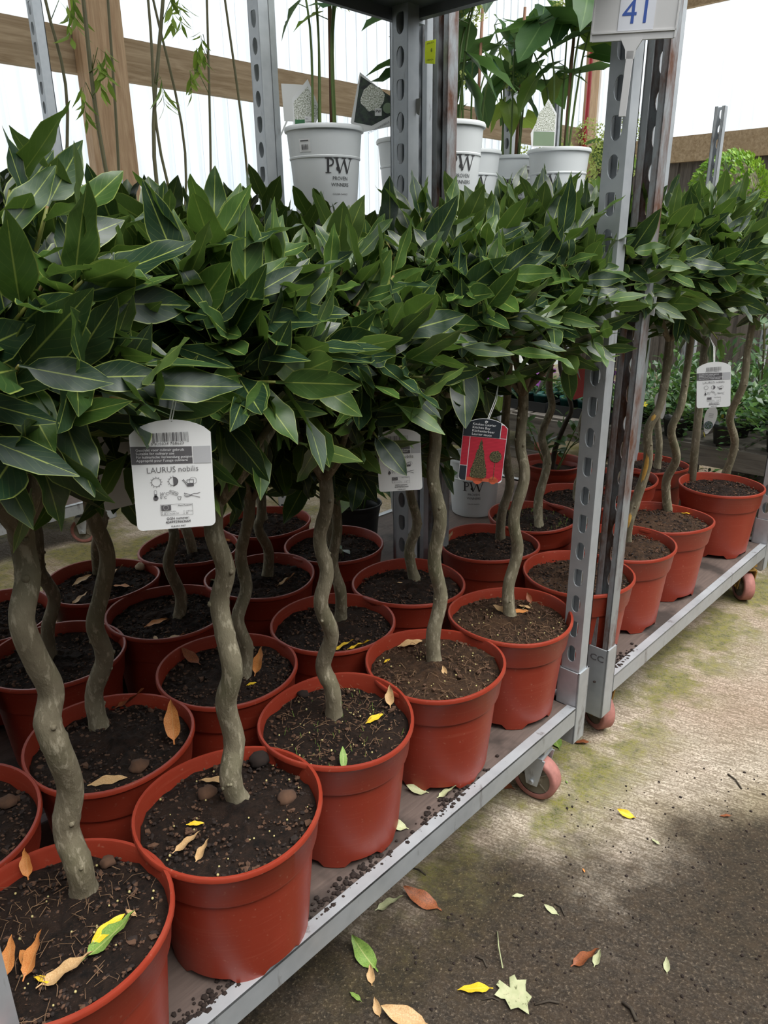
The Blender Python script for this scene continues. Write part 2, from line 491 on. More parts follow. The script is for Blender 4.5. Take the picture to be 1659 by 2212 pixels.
# ------------------------------------------------------------------ mesh helpers
class MB:
    def __init__(s):
        s.v, s.f, s.uv = [], [], {}

    def add(s, vs, fs):
        o = len(s.v)
        s.v += [tuple(x) for x in vs]
        s.f += [tuple(i + o for i in f) for f in fs]
        return s

    def box(s, c, d, m=None):
        x, y, z = (a / 2 for a in d)
        pts = [Vector((i * x, j * y, l * z)) for i in (-1, 1) for j in (-1, 1) for l in (-1, 1)]
        if m is not None:
            pts = [m @ p for p in pts]
        c = Vector(c)
        return s.add([p + c for p in pts], [(0, 1, 3, 2), (4, 6, 7, 5), (0, 4, 5, 1), (2, 3, 7, 6), (0, 2, 6, 4), (1, 5, 7, 3)])

    def tube(s, path, rad, n=8, cap=True):
        path = [Vector(p) for p in path]
        if not hasattr(rad, '__len__'):
            rad = [rad] * len(path)
        o = len(s.v)
        ref = Vector((0.31, 0.95, 0.05)).normalized()
        for i, p in enumerate(path):
            t = (path[min(i + 1, len(path) - 1)] - path[max(i - 1, 0)])
            t = t.normalized() if t.length > 1e-9 else Vector((0, 0, 1))
            a = t.cross(ref)
            if a.length < 0.1:
                a = t.cross(Vector((1, 0, 0)))
            a.normalize()
            b = t.cross(a)
            for j in range(n):
                th = 2 * pi * j / n
                s.v.append(tuple(p + (a * cos(th) + b * sin(th)) * rad[i]))
        for i in range(len(path) - 1):
            for j in range(n):
                j2 = (j + 1) % n
                s.f.append((o + i * n + j, o + i * n + j2, o + (i + 1) * n + j2, o + (i + 1) * n + j))
        if cap:
            s.f.append(tuple(o + j for j in reversed(range(n))))
            s.f.append(tuple(o + (len(path) - 1) * n + j for j in range(n)))
        return s

    def lathe(s, prof, n=32, fn=None, close=False):
        o = len(s.v)
        for i, (r, z) in enumerate(prof):
            for j in range(n):
                th = 2 * pi * j / n
                rr, zz = fn(r, z, th, i) if fn else (r, z)
                s.v.append((rr * cos(th), rr * sin(th), zz))
        m = len(prof)
        for i in range(m - 1):
            for j in range(n):
                j2 = (j + 1) % n
                s.f.append((o + i * n + j, o + i * n + j2, o + (i + 1) * n + j2, o + (i + 1) * n + j))
        if close:
            s.f.append(tuple(o + j for j in reversed(range(n))))
            s.f.append(tuple(o + (m - 1) * n + j for j in range(n)))
        return s

    def ball(s, c, r, nu=6, nv=4, sq=(1, 1, 1)):
        o = len(s.v)
        c = Vector(c)
        s.v.append(tuple(c + Vector((0, 0, -r * sq[2]))))
        for i in range(1, nv):
            ph = -pi / 2 + pi * i / nv
            for j in range(nu):
                th = 2 * pi * j / nu
                s.v.append((c.x + r * sq[0] * cos(ph) * cos(th), c.y + r * sq[1] * cos(ph) * sin(th), c.z + r * sq[2] * sin(ph)))
        s.v.append(tuple(c + Vector((0, 0, r * sq[2]))))
        top = len(s.v) - 1
        for j in range(nu):
            j2 = (j + 1) % nu
            s.f.append((o, o + 1 + j2, o + 1 + j))
            s.f.append((top, o + 1 + (nv - 2) * nu + j, o + 1 + (nv - 2) * nu + j2))
            for i in range(nv - 2):
                a = o + 1 + i * nu
                s.f.append((a + j, a + j2, a + nu + j2, a + nu + j))
        return s

    def prism(s, pts, t):
        """polygon in the xy plane, extruded from z=0 to z=t"""
        n = len(pts)
        o = len(s.v)
        s.v += [(x, y, 0.0) for x, y in pts] + [(x, y, t) for x, y in pts]
        s.f.append(tuple(o + i for i in reversed(range(n))))
        s.f.append(tuple(o + n + i for i in range(n)))
        for i in range(n):
            j = (i + 1) % n
            s.f.append((o + i, o + j, o + n + j, o + n + i))
        return s

    def flat(s, pts, z=0.0):
        o = len(s.v)
        s.v += [(x, y, z) for x, y in pts]
        s.f.append(tuple(range(o, o + len(pts))))
        return s

    def mesh(s, name, mat, smooth=True):
        me = bpy.data.meshes.new(name)
        me.from_pydata(s.v, [], s.f)
        if smooth:
            me.polygons.foreach_set('use_smooth', [True] * len(me.polygons))
        if mat:
            me.materials.append(MATS[mat])
        me.update()
        return me

    def build(s, name, mat, parent=None, smooth=False, loc=None, angle=None):
        me = s.mesh(name, mat, smooth)
        if angle is not None:
            me.polygons.foreach_set('use_smooth', [True] * len(me.polygons))
            me.set_sharp_from_angle(angle=radians(angle))
        return put(name, me, parent, Matrix.Translation(loc) if loc is not None else None)


def put(name, me, parent=None, m=None):
    o = bpy.data.objects.new(name, me)
    COL.objects.link(o)
    if parent is not None:
        o.parent = parent
    if m is not None:
        o.matrix_basis = m
    return o


def empty(name, loc=(0, 0, 0), rz=0.0, m=None):
    o = bpy.data.objects.new(name, None)
    o.empty_display_size = 0.05
    COL.objects.link(o)
    o.matrix_basis = m if m is not None else Matrix.Translation(Vector(loc)) @ Matrix.Rotation(rz, 4, 'Z')
    return o


def tag(o, label=None, cat=None, group=None, kind=None):
    if label:
        o['label'] = label
    if cat:
        o['category'] = cat
    if group:
        o['group'] = group
    if kind:
        o['kind'] = kind
    return o


KIDS = {}


def copy_tree(o, parent=None):
    c = o.copy()
    COL.objects.link(c)
    if parent is not None:
        ml = o.matrix_basis.copy()
        c.parent = parent
        c.matrix_basis = ml
    for ch in o.children:
        copy_tree(ch, c)
    return c


TXT = {}


def text_mesh(body, size, mat, align='LEFT', sx=1.0, bold=0.0, slant=0.0):
    key = (body, size, mat, align, sx, bold, slant)
    if key in TXT:
        return TXT[key]
    cu = bpy.data.curves.new('lettering', 'FONT')
    cu.body = body
    cu.size = size
    cu.align_x = align
    cu.resolution_u = 2
    cu.offset = bold
    cu.shear = slant
    ob = bpy.data.objects.new('tmp', cu)
    COL.objects.link(ob)
    bpy.context.view_layer.update()
    me = bpy.data.meshes.new_from_object(ob.evaluated_get(bpy.context.evaluated_depsgraph_get()))
    bpy.data.objects.remove(ob)
    bpy.data.curves.remove(cu)
    me.name = 'lettering'
    if sx != 1.0:
        for q in me.vertices:
            q.co.x *= sx
    me.materials.clear()
    me.materials.append(MATS[mat])
    TXT[key] = me
    return me


def text(body, size, mat, parent, x, y, z=0.0006, align='LEFT', sx=1.0, bold=0.0, slant=0.0, rot=0.0):
    return put('lettering', text_mesh(body, size, mat, align, sx, bold, slant), parent,
               Matrix.Translation((x, y, z)) @ Matrix.Rotation(rot, 4, 'Z'))


def frame_to_camera(loc, yaw=0.0, tilt=0.0, lean=0.0):
    """upright card frame: local x right, y up, z out toward the viewer side, turned by yaw"""
    d = Vector((-loc.x, -loc.y, 0)).normalized()
    a = math.atan2(d.x, -d.y) + yaw
    return Matrix.Translation(loc) @ Matrix.Rotation(a, 4, 'Z') @ Matrix.Rotation(pi / 2 + tilt, 4, 'X') @ Matrix.Rotation(lean, 4, 'Z')


# ------------------------------------------------------------------ leaves
def leaf_data(L, W, curl=0.0, wave=0.0, rows=6, cols=4, pet=0.10, fold=0.12, tip=1.0, full=1.0, twist=0.0, seed=0, heart=0.0):
    """leaf along +Y from the origin, upper side +Z"""
    rr = random.Random(seed)
    ph = rr.random() * 6.28
    vs, fs, uv = [], [], []
    for i in range(rows + 1):
        t = i / rows
        if i == 0:
            y, w = 0.0, 0.018 * L
        else:
            s_ = (i - 1) / (rows - 1)
            y = L * (pet + (1 - pet) * s_)
            w = W * 0.5 * (sin(pi * min(1, (0.06 + 0.94 * s_)) ** full) ** 0.85) * (1 - 0.25 * s_ * tip)
            if i == 1:
                w = max(0.02 * L, W * 0.5 * 0.10 + heart * W * 0.3)
            if i == rows:
                w = 0.004 * L
        zc = curl * L * t * t
        for j in range(cols + 1):
            a = j / cols * 2 - 1
            back = -heart * W * 0.35 * abs(a) if i == 1 else 0.0
            z = zc + fold * w * abs(a) + (wave * W * abs(a) * sin(ph + t * 15 + (0.9 if a > 0 else 0)) if 0 < i < rows else 0)
            x = a * w
            if twist:
                th = twist * t
                x, z = x * cos(th) - (z - zc) * sin(th), zc + x * sin(th) + (z - zc) * cos(th)
            vs.append((x, y + back, z))
            uv.append((j / cols, t))
    n = cols + 1
    for i in range(rows):
        for j in range(cols):
            fs.append((i * n + j, i * n + j + 1, (i + 1) * n + j + 1, (i + 1) * n + j))
    return vs, fs, uv


def merge_mesh(name, parts, mat):
    """parts: list of (matrix, leaf data)"""
    V_, F_, U_ = [], [], []
    for m, (vs, fs, uv) in parts:
        o = len(V_)
        V_ += [tuple(m @ Vector(q)) for q in vs]
        F_ += [tuple(i + o for i in f) for f in fs]
        U_ += uv
    me = bpy.data.meshes.new(name)
    me.from_pydata(V_, [], F_)
    me.polygons.foreach_set('use_smooth', [True] * len(me.polygons))
    lay = me.uv_layers.new(name='UVMap')
    idx = [0] * len(me.loops)
    me.loops.foreach_get('vertex_index', idx)
    lay.data.foreach_set('uv', [q for i in idx for q in U_[i]])
    me.materials.append(MATS[mat])
    return me


ID = Matrix.Identity(4)
BAY = []
for i in range(12):
    q = random.Random(100 + i)
    L = q.uniform(0.074, 0.106)
    d = leaf_data(L, L * q.uniform(0.36, 0.47), curl=q.uniform(-0.22, 0.10), wave=q.uniform(0.03, 0.09), fold=q.uniform(0.10, 0.32),
                  tip=q.uniform(0.3, 0.8), full=q.uniform(0.8, 1.05), twist=q.uniform(-0.5, 0.5), seed=i, rows=10, cols=2)
    BAY.append((d, merge_mesh('leaf', [(ID, d)], 'bay_leaf')))
BAY_LOW = [leaf_data(L, L * 0.38, curl=-0.1, wave=0.04, rows=4, cols=2, fold=0.2, seed=i) for i, L in enumerate((0.075, 0.085, 0.09))]


def leaf_frame(origin, axis, radial, phi, roll=0.0, scale=1.0):
    y = (axis * cos(phi) + radial * sin(phi)).normalized()
    z = (axis * sin(phi) - radial * cos(phi)).normalized()
    x = y.cross(z)
    m = Matrix(((x.x, y.x, z.x, origin.x), (x.y, y.y, z.y, origin.y), (x.z, y.z, z.z, origin.z), (0, 0, 0, 1)))
    return m @ Matrix.Rotation(roll, 4, 'Y') @ Matrix.Scale(scale, 4)


ZUP = Vector((0, 0, 1))
# shoot prototypes: a twig along +Z and the leaves on it
SHOOTS = []
for i in range(8):
    q = random.Random(300 + i)
    H = q.uniform(0.10, 0.14)
    bend = Vector((q.uniform(-0.02, 0.02), q.uniform(-0.02, 0.02), 0))
    path = [bend * (t * t) + ZUP * (H * t) for t in (0, 0.25, 0.5, 0.75, 1.0)]
    tw = MB().tube(path, [0.0032, 0.0029, 0.0026, 0.0021, 0.0014], 6).mesh('shoot', 'twig')
    lv = []
    nl = 7
    az = q.uniform(0, 6.28)
    for j in range(nl):
        t = 0.22 + 0.78 * (j / (nl - 1)) ** 0.8
        az += 2.4 + q.uniform(-0.35, 0.35)
        phi = radians(q.uniform(60, 98) * (1 - t) + q.uniform(24, 62) * t)
        o = bend * (t * t) + ZUP * (H * t)
        m = leaf_frame(o, ZUP, Vector((cos(az), sin(az), 0)), phi, q.uniform(-0.5, 0.5), q.uniform(0.78, 1.08) * (0.86 if j == nl - 1 else 1))
        lv.append((q.randrange(12), m))
    SHOOTS.append((tw, lv))

bm_ = MB()
for i, (x, y, z) in enumerate(((0.012, 0.004, 0.075), (0.016, -0.006, 0.080), (-0.012, 0.006, 0.085), (0.010, 0.012, 0.070))):
    bm_.ball((x, y, z), 0.0026, 7, 5)
    bm_.tube([(x * 0.1, y * 0.1, z - 0.012), (x, y, z)], 0.0006, 4)
BUDS = bm_.mesh('buds', 'bud')
# inner foliage, one mesh of leaves too many to count, three variants (unit ball, scaled to the crown)
INNER = []
for i in range(3):
    q = random.Random(500 + i)
    parts = []
    for j in range(230):
        d = Vector((q.gauss(0, 1), q.gauss(0, 1), q.gauss(0.15, 1))).normalized()
        r = q.uniform(0.35, 0.88)
        o = Vector((d.x * 0.19, d.y * 0.19, d.z * 0.19)) * r
        ax = (d + Vector((0, 0, 0.4))).normalized()
        rad = ax.cross(Vector((q.gauss(0, 1), q.gauss(0, 1), q.gauss(0, 1)))).normalized()
        parts.append((leaf_frame(o, ax, rad, q.uniform(0.3, 1.3), q.uniform(-0.6, 0.6)), BAY_LOW[j % 3]))
    INNER.append(merge_mesh('inner_leaves', parts, 'bay_leaf'))

# ------------------------------------------------------------------ the setting
fl = MB()
fl.add([(-9, -4, 0), (16, -4, 0), (16, 16, 0), (-9, 16, 0)], [(0, 1, 2, 3)])
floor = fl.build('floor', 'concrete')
tag(floor, 'rough stained concrete floor with damp dark patches, partly painted shade, and moss', None, None, 'structure')

V_WALL, U_WALL = 4.1, 7.2
ROT = Matrix.Rotation(ANG, 4, 'Z')


def uvobj(mb, name, mat, parent, **kw):
    """build a mesh given in (u, v, z) under a parent frame that is turned to the trolley grid"""
    return mb.build(name, mat, parent, **kw)


def sheet_mesh(width, height, pitch=0.095, depth=0.018):
    mb = MB()
    n = int(width / pitch)
    xs = []
    for i in range(n):
        x = i * width / n
        p = width / n
        xs += [(x, 0), (x + p * 0.62, 0), (x + p * 0.72, depth), (x + p * 0.90, depth)]
    xs.append((width, 0))
    vs = [(x, -y, 0) for x, y in xs] + [(x, -y, height) for x, y in xs]
    m = len(xs)
    mb.add(vs, [(i, i + 1, m + i + 1, m + i) for i in range(m - 1)])
    return mb.mesh('sheet', 'clear_sheet', False)


SHEET = sheet_mesh(1.0, 4.6)
SHEET_TOP = sheet_mesh(1.0, 2.7)
wl = tag(empty('wall_left', (0, 0, 0), ANG), 'clear corrugated plastic wall behind the trolleys, on timber rails', None, None, 'structure')
for i in range(-3, 9):
    if -2.2 + i < U_WALL:
        put('sheet', SHEET, wl, Matrix.Translation((-2.8 + i + 1.0, V_WALL, 0.02)))
for z, h in ((2.155, 0.20), (3.45, 0.18), (0.75, 0.18)):
    mb = MB()
    mb.box((2.6, V_WALL - 0.045, z), (9.2, 0.05, h))
    mb.build('timber_beam', 'timber_rail', wl)
for u in (-0.6, 2.16, 4.75, U_WALL - 0.06):
    w = 0.25 if u == 2.16 else 0.20
    mb = MB()
    mb.box((u - w * 0.25, V_WALL - 0.115, 2.3), (w * 0.48, 0.07, 4.6))
    mb.box((u + w * 0.25, V_WALL - 0.11, 2.3), (w * 0.48, 0.06, 4.6))
    mb.build('timber_post', 'timber_upright', wl)
wr = tag(empty('wall_right', (0, 0, 0), ANG), 'end wall of clear corrugated sheets above a timber rail and dark vertical boards', None, None, 'structure')
for i in range(7):
    put('sheet', SHEET_TOP, wr, Matrix.Translation((U_WALL, V_WALL - i * 1.0, 1.90)) @ Matrix.Rotation(-pi / 2, 4, 'Z'))
for z, h, uu in ((2.00, 0.21, -0.045), (3.24, 0.30, -0.05)):
    mb = MB()
    mb.box((U_WALL + uu, 0.8, z), (0.05, 6.6, h))
    mb.build('timber_beam', 'timber_rail', wr)
bd = MB().box((0, 0, 0.96), (0.03, 0.138, 1.90)).mesh('board', 'dark_board', False)
for i in range(46):
    put('board', bd, wr, Matrix.Translation((U_WALL + (0.02 if i % 2 else 0.0), V_WALL - 0.08 - i * 0.142, 0)))
wf = tag(empty('added_wall_front', (0, 0, 0), ANG), 'unseen dark boarded wall across the aisle, added to shade the trolleys', None, None, 'structure')  # added out of view to block low light from behind the camera
fb = MB().box((0, 0, 1.45), (0.29, 0.03, 2.9)).mesh('board', 'dark_board', False)
for i in range(36):
    put('board', fb, wf, Matrix.Translation((-3.6 + i * 0.3, -2.0 - (0.015 if i % 2 else 0), 0)))
wb = tag(empty('added_wall_back', (0, 0, 0), ANG), 'unseen dark boarded end wall beyond the trolley ends, added to shade the rows', None, None, 'structure')  # added out of view to cut light entering past the row end
for i in range(24):
    put('board', fb, wb, Matrix.Translation((-3.5 - (0.015 if i % 2 else 0), -1.9 + i * 0.3 , 0)) @ Matrix.Rotation(pi / 2, 4, 'Z') @ Matrix.Diagonal((1, 1, 1.5, 1)))
ce = tag(empty('added_roof', (0, 0, 0), ANG), 'unseen roof of opaque sheets on timber rafters, added for shade, open along the aisle', None, None, 'structure')  # unseen opaque cover added so the rear rows fall into shade
MB().box((2.0, 2.85, 4.45), (11.4, 4.5, 0.05)).build('added_roof_sheet', 'card_back', ce)
for i in range(8):
    MB().box((-3.2 + i * 1.5, 2.85, 4.34), (0.06, 4.5, 0.16)).build('added_rafter', 'timber_rail', ce)
cb = MB().tube([P(U_WALL - 0.20, V_WALL - 0.14, 4.2), P(U_WALL - 0.2, V_WALL - 0.15, 2.6), P(U_WALL - 0.22, V_WALL - 0.15, 1.4), P(U_WALL - 0.2, V_WALL - 0.16, 0.003)], 0.018, 8).build('cable', 'red_cable', smooth=True)
tag(cb, 'red cable running down the timber post in the corner of the shed', 'cable')


# ------------------------------------------------------------------ plant trolleys
PW_, PD_, PT_ = 0.046, 0.036, 0.003     # post width, depth, plate thickness


def post_mesh(height, mat):
    """channel post: perforated web on the -X side, flanges, lips on the +X side; base at z=0"""
    mb = MB()
    cell = 0.062
    n = int(height / cell)
    cell = height / n
    x0, x1 = -PD_ / 2, -PD_ / 2 + PT_
    for i in range(n):
        zc = (i + 0.5) * cell
        hole, outer = [], []
        for j in range(16):
            th = 2 * pi * (j + 0.5) / 16
            cx, cz = cos(th), sin(th)
            if i % 2:
                hy, hz = 0.0115 * cx, 0.021 * cz
            else:
                e = 0.45 if cz > 0 else 0.9
                hy = 0.0112 * math.copysign(abs(cx) ** e, cx)
                hz = 0.021 * math.copysign(abs(cz) ** e, cz)
            hole.append((hy, zc + hz))
            m = max(abs(cx) / (PW_ / 2), abs(cz) / (cell / 2))
            outer.append((cx / m, zc + cz / m))
        o = len(mb.v)
        for xx in (x0, x1):
            mb.v += [(xx, a, b) for a, b in outer] + [(xx, a, b) for a, b in hole]
        for j in range(16):
            k2 = (j + 1) % 16
            mb.f.append((o + j, o + 16 + j, o + 16 + k2, o + k2))
            mb.f.append((o + 32 + j, o + 32 + k2, o + 48 + k2, o + 48 + j))
            mb.f.append((o + 16 + j, o + 48 + j, o + 48 + k2, o + 16 + k2))
        # square the outer corners of the cell
        for xx in (x0, x1):
            for sy in (-1, 1):
                for sz in (-1, 1):
                    a = [p for p in outer if p[0] * sy > PW_ / 2 - 1e-4 and (p[1] - zc) * sz > 0]
                    b = [p for p in outer if (p[1] - zc) * sz > cell / 2 - 1e-4 and p[0] * sy > 0]
                    if a and b:
                        pa = max(a, key=lambda p: (p[1] - zc) * sz)
                        pb = max(b, key=lambda p: p[0] * sy)
                        mb.add([(xx, *pa), (xx, sy * PW_ / 2, zc + sz * cell / 2), (xx, *pb)], [(0, 1, 2)])
    for sy in (-1, 1):
        mb.box((0, sy * (PW_ / 2 - PT_ / 2), height / 2), (PD_, PT_, height))
        mb.box((PD_ / 2 - PT_ / 2, sy * (PW_ / 2 - 0.007), height / 2), (PT_, 0.014, height))
    return mb.mesh('post', mat, False)


POSTS = {}


def get_post(h, mat):
    if (h, mat) not in POSTS:
        POSTS[(h, mat)] = post_mesh(h, mat)
    return POSTS[(h, mat)]


wheel_m = MB().lathe([(0.040, -0.017), (0.050, -0.019), (0.0545, -0.015), (0.055, 0.0), (0.0545, 0.015), (0.050, 0.019), (0.040, 0.017)], 28).mesh('tread', 'wheel_tread')
hb = MB().lathe([(0.0, -0.010), (0.012, -0.021), (0.016, -0.021), (0.0165, -0.014), (0.020, -0.0125), (0.040, -0.015), (0.041, 0.0), (0.040, 0.015), (0.020, 0.0125), (0.0165, 0.014), (0.016, 0.021), (0.012, 0.021), (0.0, 0.010)], 28)
for s_ in (-1, 1):
    for i in range(5):
        th = 2 * pi * i / 5
        hb.box((0.029 * cos(th), 0.029 * sin(th), s_ * 0.0145), (0.022, 0.0028, 0.003), Matrix.Rotation(th, 3, 'Z'))
hub_m = hb.mesh('hub', 'wheel_hub', False)
fk = MB()
fk.box((0, 0, 0.140), (0.050, 0.05, 0.008))
fk.tube([(0, 0, 0.12), (0, 0, 0.15)], 0.014, 10)
fk.box((0, 0, 0.121), (0.045, 0.056, 0.005))
for s_ in (-1, 1):
    fk.add([(-0.028, s_ * 0.028, 0.12), (0.028, s_ * 0.028, 0.12), (0.013, s_ * 0.028, 0.045), (-0.013, s_ * 0.028, 0.045),
            (-0.028, s_ * 0.024, 0.12), (0.028, s_ * 0.024, 0.12), (0.013, s_ * 0.024, 0.045), (-0.013, s_ * 0.024, 0.045)],
           [(0, 1, 2, 3), (7, 6, 5, 4), (0, 4, 5, 1), (1, 5, 6, 2), (2, 6, 7, 3), (3, 7, 4, 0)])
fk.tube([(0, -0.034, 0.055), (0, 0.034, 0.055)], 0.006, 8)
fork_m = fk.mesh('caster', 'fork_mustard', False)
forkg_m = fork_m.copy()
forkg_m.materials.clear()
forkg_m.materials.append(MATS['galvanised'])

DECK_Z = 0.200


def trolley(u0, u1, v0, v1, tops, label, group=None, casters=None, rusty=(), cc=False, fork=None):
    """roll trolley; local x = along, y = across, origin on the floor at its middle"""
    L, W = u1 - u0, v1 - v0
    if not hasattr(tops, '__len__'):
        tops = [tops] * 4
    t = empty('plant_trolley', P((u0 + u1) / 2, (v0 + v1) / 2, 0), ANG)
    tag(t, label, 'trolley', group)
    hx, hy = L / 2, W / 2
    MB().box((0, 0, DECK_Z - 0.010), (L - 0.062, W - 0.030, 0.016)).build('deck', 'deck_board', t)
    for sy in (-1, 1):      # long rails: an angle section with a bright top edge
        mb = MB()
        mb.box((0, sy * (hy - 0.003), DECK_Z - 0.022), (L - 0.10, 0.006, 0.048))
        mb.box((0, sy * (hy - 0.011), DECK_Z - 0.001), (L - 0.10, 0.022, 0.005))
        mb.build('rail', 'galvanised', t)
    for sx in (-1, 1):
        mb = MB()
        mb.box((sx * (hx - 0.028), 0, DECK_Z - 0.024), (0.045, W - 0.06, 0.044))
        mb.build('cross_rail', 'galvanised', t)
    i = 0
    for sx in (-1, 1):
        for sy in (-1, 1):
            cx, cy = sx * (hx - 0.024), sy * (hy - 0.027)
            sk = MB()
            a, b, th = 0.048, 0.054, 0.004
            for q in (-1, 1):
                sk.box((cx + q * (a / 2 - th / 2), cy, 0.195), (th, b, 0.19))
                sk.box((cx, cy + q * (b / 2 - th / 2), 0.195), (a, th, 0.19))
            sk.box((cx, cy, 0.098), (a * 0.8, b * 0.8, 0.006))
            so = sk.build('socket', 'galvanised', t)
            if cc and sx == -1 and sy == -1:
                put('lettering', text_mesh('CC', 0.024, 'print_grey', 'CENTER', 1.1, 0.0006), so,
                    Matrix.Translation((cx - a / 2 - 0.0008, cy, 0.255)) @ Matrix.Rotation(-pi / 2, 4, 'Z') @ Matrix.Rotation(pi / 2, 4, 'X'))
            mt = 'rusty_steel' if i in rusty else 'galvanised'
            put('post', get_post(tops[i] - 0.11, mt), t, Matrix.Translation((cx, cy, 0.11)) @ Matrix.Rotation(0 if sx > 0 else pi, 4, 'Z'))
            ca = (casters or {}).get(i, (0.10, 0.045, 0.4 + i))
            c = put('caster', fork or fork_m, t, Matrix.Translation((cx - sx * ca[0], cy - sy * ca[1], 0.055 - 0.055)) @ Matrix.Rotation(ca[2], 4, 'Z'))
            for me in (wheel_m, hub_m):
                put(me.name.split('.')[0], me, c, Matrix.Translation((0, 0, 0.055)) @ Matrix.Rotation(pi / 2, 4, 'X'))
            i += 1
    return t


def shelf(u0, u1, v0, v1, z, label, mat='shelf_steel'):
    """steel shelf tray hung on the posts; z is its top surface"""
    t = empty('trolley_shelf', P((u0 + u1) / 2, (v0 + v1) / 2, z), ANG)
    tag(t, label, 'shelf')
    L, W = u1 - u0, v1 - v0
    MB().box((0, 0, -0.006), (L - 0.06, W - 0.03, 0.010)).build('panel', mat, t)
    for sy in (-1, 1):
        MB().box((0, sy * (W / 2 - 0.008), -0.016), (L - 0.06, 0.012, 0.034)).build('edge', mat, t)
    for sx in (-1, 1):
        MB().box((sx * (L / 2 - 0.040), 0, -0.014), (0.020, W - 0.03, 0.030)).build('edge', mat, t)
        for sy in (-1, 1):
            MB().box((sx * (L / 2 - 0.036), sy * (W / 2 - 0.03), -0.025), (0.026, 0.04, 0.022)).build('hook', 'galvanised', t)
    return t


T1 = (0.095, 1.415, 0.687, 1.265)
T2 = (1.505, 2.755, 0.687, 1.265)
T3 = (0.16, 1.492, 1.29, 1.865)
TP = (1.535, 2.82, 1.30, 1.95)
trolley(*T1, 2.02, 'steel plant trolley carrying the bay trees next to the number 41 sign', casters={2: (0.125, 0.006, pi / 2 + 0.12), 0: (0.1, 0.03, 0.3)}, fork=forkg_m)
trolley(*T2, 2.02, 'steel plant trolley with rust-streaked uprights and CC stamped on its corner socket', casters={0: (0.075, 0.03, pi / 2 - 0.5), 2: (0.09, 0.01, 0.75)}, rusty=(0, 1), cc=True)
trolley(*T3, 2.02, 'steel plant trolley standing directly behind the one with the 41 sign')
trolley(*TP, 2.02, 'steel plant trolley loaded with white buckets of hydrangeas')
trolley(0.15, 1.425, 2.99, 3.56, (1.5, 1.5, 2.06, 1.5), 'steel trolley with red-rimmed wheels parked by the plastic wall', fork=forkg_m)
trolley(1.62, 2.84, 3.01, 3.58, (1.5, 1.5, 1.5, 1.98), 'steel trolley holding slender weeping trees by the plastic wall', fork=forkg_m)
trolley(3.93, 5.16, 1.50, 2.07, (1.82, 1.5, 1.5, 1.5), 'steel trolley carrying the clipped box ball', fork=forkg_m)
trolley(3.78, 5.00, 2.30, 2.87, (2.06, 1.6, 1.6, 1.6), 'steel trolley near the corner post, carrying lime-flowered shrubs', fork=forkg_m)
shelf(0.06, 1.475, 0.68, 1.285, 1.715, 'steel shelf fixed above the bay trees of the 41 trolley')
shelf(*TP, 1.300, 'steel shelf holding the upper row of white buckets')
shelf(3.93, 5.16, 1.50, 2.07, 1.15, 'steel shelf under the clipped box ball')
shelf(3.78, 5.00, 2.30, 2.87, 1.15, 'steel shelf under the lime-flowered shrubs')

# ------------------------------------------------------------------ potted bay trees
POT_R, POT_H = 0.140, 0.235
FEET = [(0.10, 0.55), (1.15, 1.62), (2.2, 2.65), (3.25, 3.7), (4.3, 4.72), (5.3, 5.75)]


def pot_mesh(seed, r=POT_R, h=POT_H, mat='pot_plastic', n=56, collar=True):
    q = random.Random(seed)
    a2, p2, a3, p3 = q.uniform(0.003, 0.012), q.uniform(0, 6.28), q.uniform(0.001, 0.005), q.uniform(0, 6.28)
    zw, pz = q.uniform(0.001, 0.005), q.uniform(0, 6.28)
    s_ = r / 0.14
    hs = h / 0.235
    prof = [(0.02, 0.018), (0.100, 0.018), (0.1055, 0.013), (0.1065, 0.0), (0.1085, 0.0), (0.1095, 0.012), (0.1235, 0.168)]
    if collar:
        prof += [(0.1285, 0.171), (0.1300, 0.176), (0.1355, 0.222), (0.1375, 0.225), (0.1400, 0.227), (0.1400, 0.233), (0.1385, 0.235), (0.1345, 0.2345), (0.1330, 0.231)]
    else:
        prof += [(0.133, 0.222), (0.1385, 0.226), (0.1400, 0.230), (0.1385, 0.235), (0.1345, 0.2345), (0.1330, 0.231)]
    prof += [(0.1290, 0.195), (0.1200, 0.150), (0.02, 0.150)]

    def fn(rr, z, th, i):
        t = z / 0.235
        k_ = 1 + t * t * (a2 * cos(2 * th + p2) + a3 * cos(3 * th + p3))
        zz = z * hs + t * t * zw * cos(2 * th + pz)
        if i in (3, 4):
            ft = any(a < th % (2 * pi) < b for a, b in FEET)
            zz = 0.0 if ft else 0.012
        return rr * k_ * s_, zz
    return MB().lathe(prof, n, fn)


def soil_mesh(seed, r=0.130, rim=0.0, rough=1.0, mat='soil_dark', nr=17, na=52):
    q = random.Random(seed)
    off = Vector((q.uniform(-9, 9), q.uniform(-9, 9), q.uniform(-9, 9)))
    mb = MB()
    mb.v.append((0, 0, 0.004))
    for i in range(1, nr + 1):
        rr = r * i / nr
        for j in range(na):
            th = 2 * pi * (j + 0.5 * (i % 2)) / na
            p_ = Vector((rr * cos(th), rr * sin(th), 0))
            z = rough * (noise.noise(p_ * 22 + off) * 0.008 + noise.noise(p_ * 75 + off) * 0.007 + noise.noise(p_ * 160 + off) * 0.004)
            z += 0.006 * max(0, 1 - rr / 0.05) - 0.004 * (i / nr) ** 6
            mb.v.append((p_.x, p_.y, z))
    for j in range(na):
        mb.f.append((0, 1 + j, 1 + (j + 1) % na))
    for i in range(nr - 1):
        a, b = 1 + i * na, 1 + (i + 1) * na
        for j in range(na):
            j2 = (j + 1) % na
            mb.f.append((a + j, b + j, b + j2, a + j2))
    return mb.mesh('soil', mat)


POTM = [None] * 6
SOILM = {}
CLODS = {}


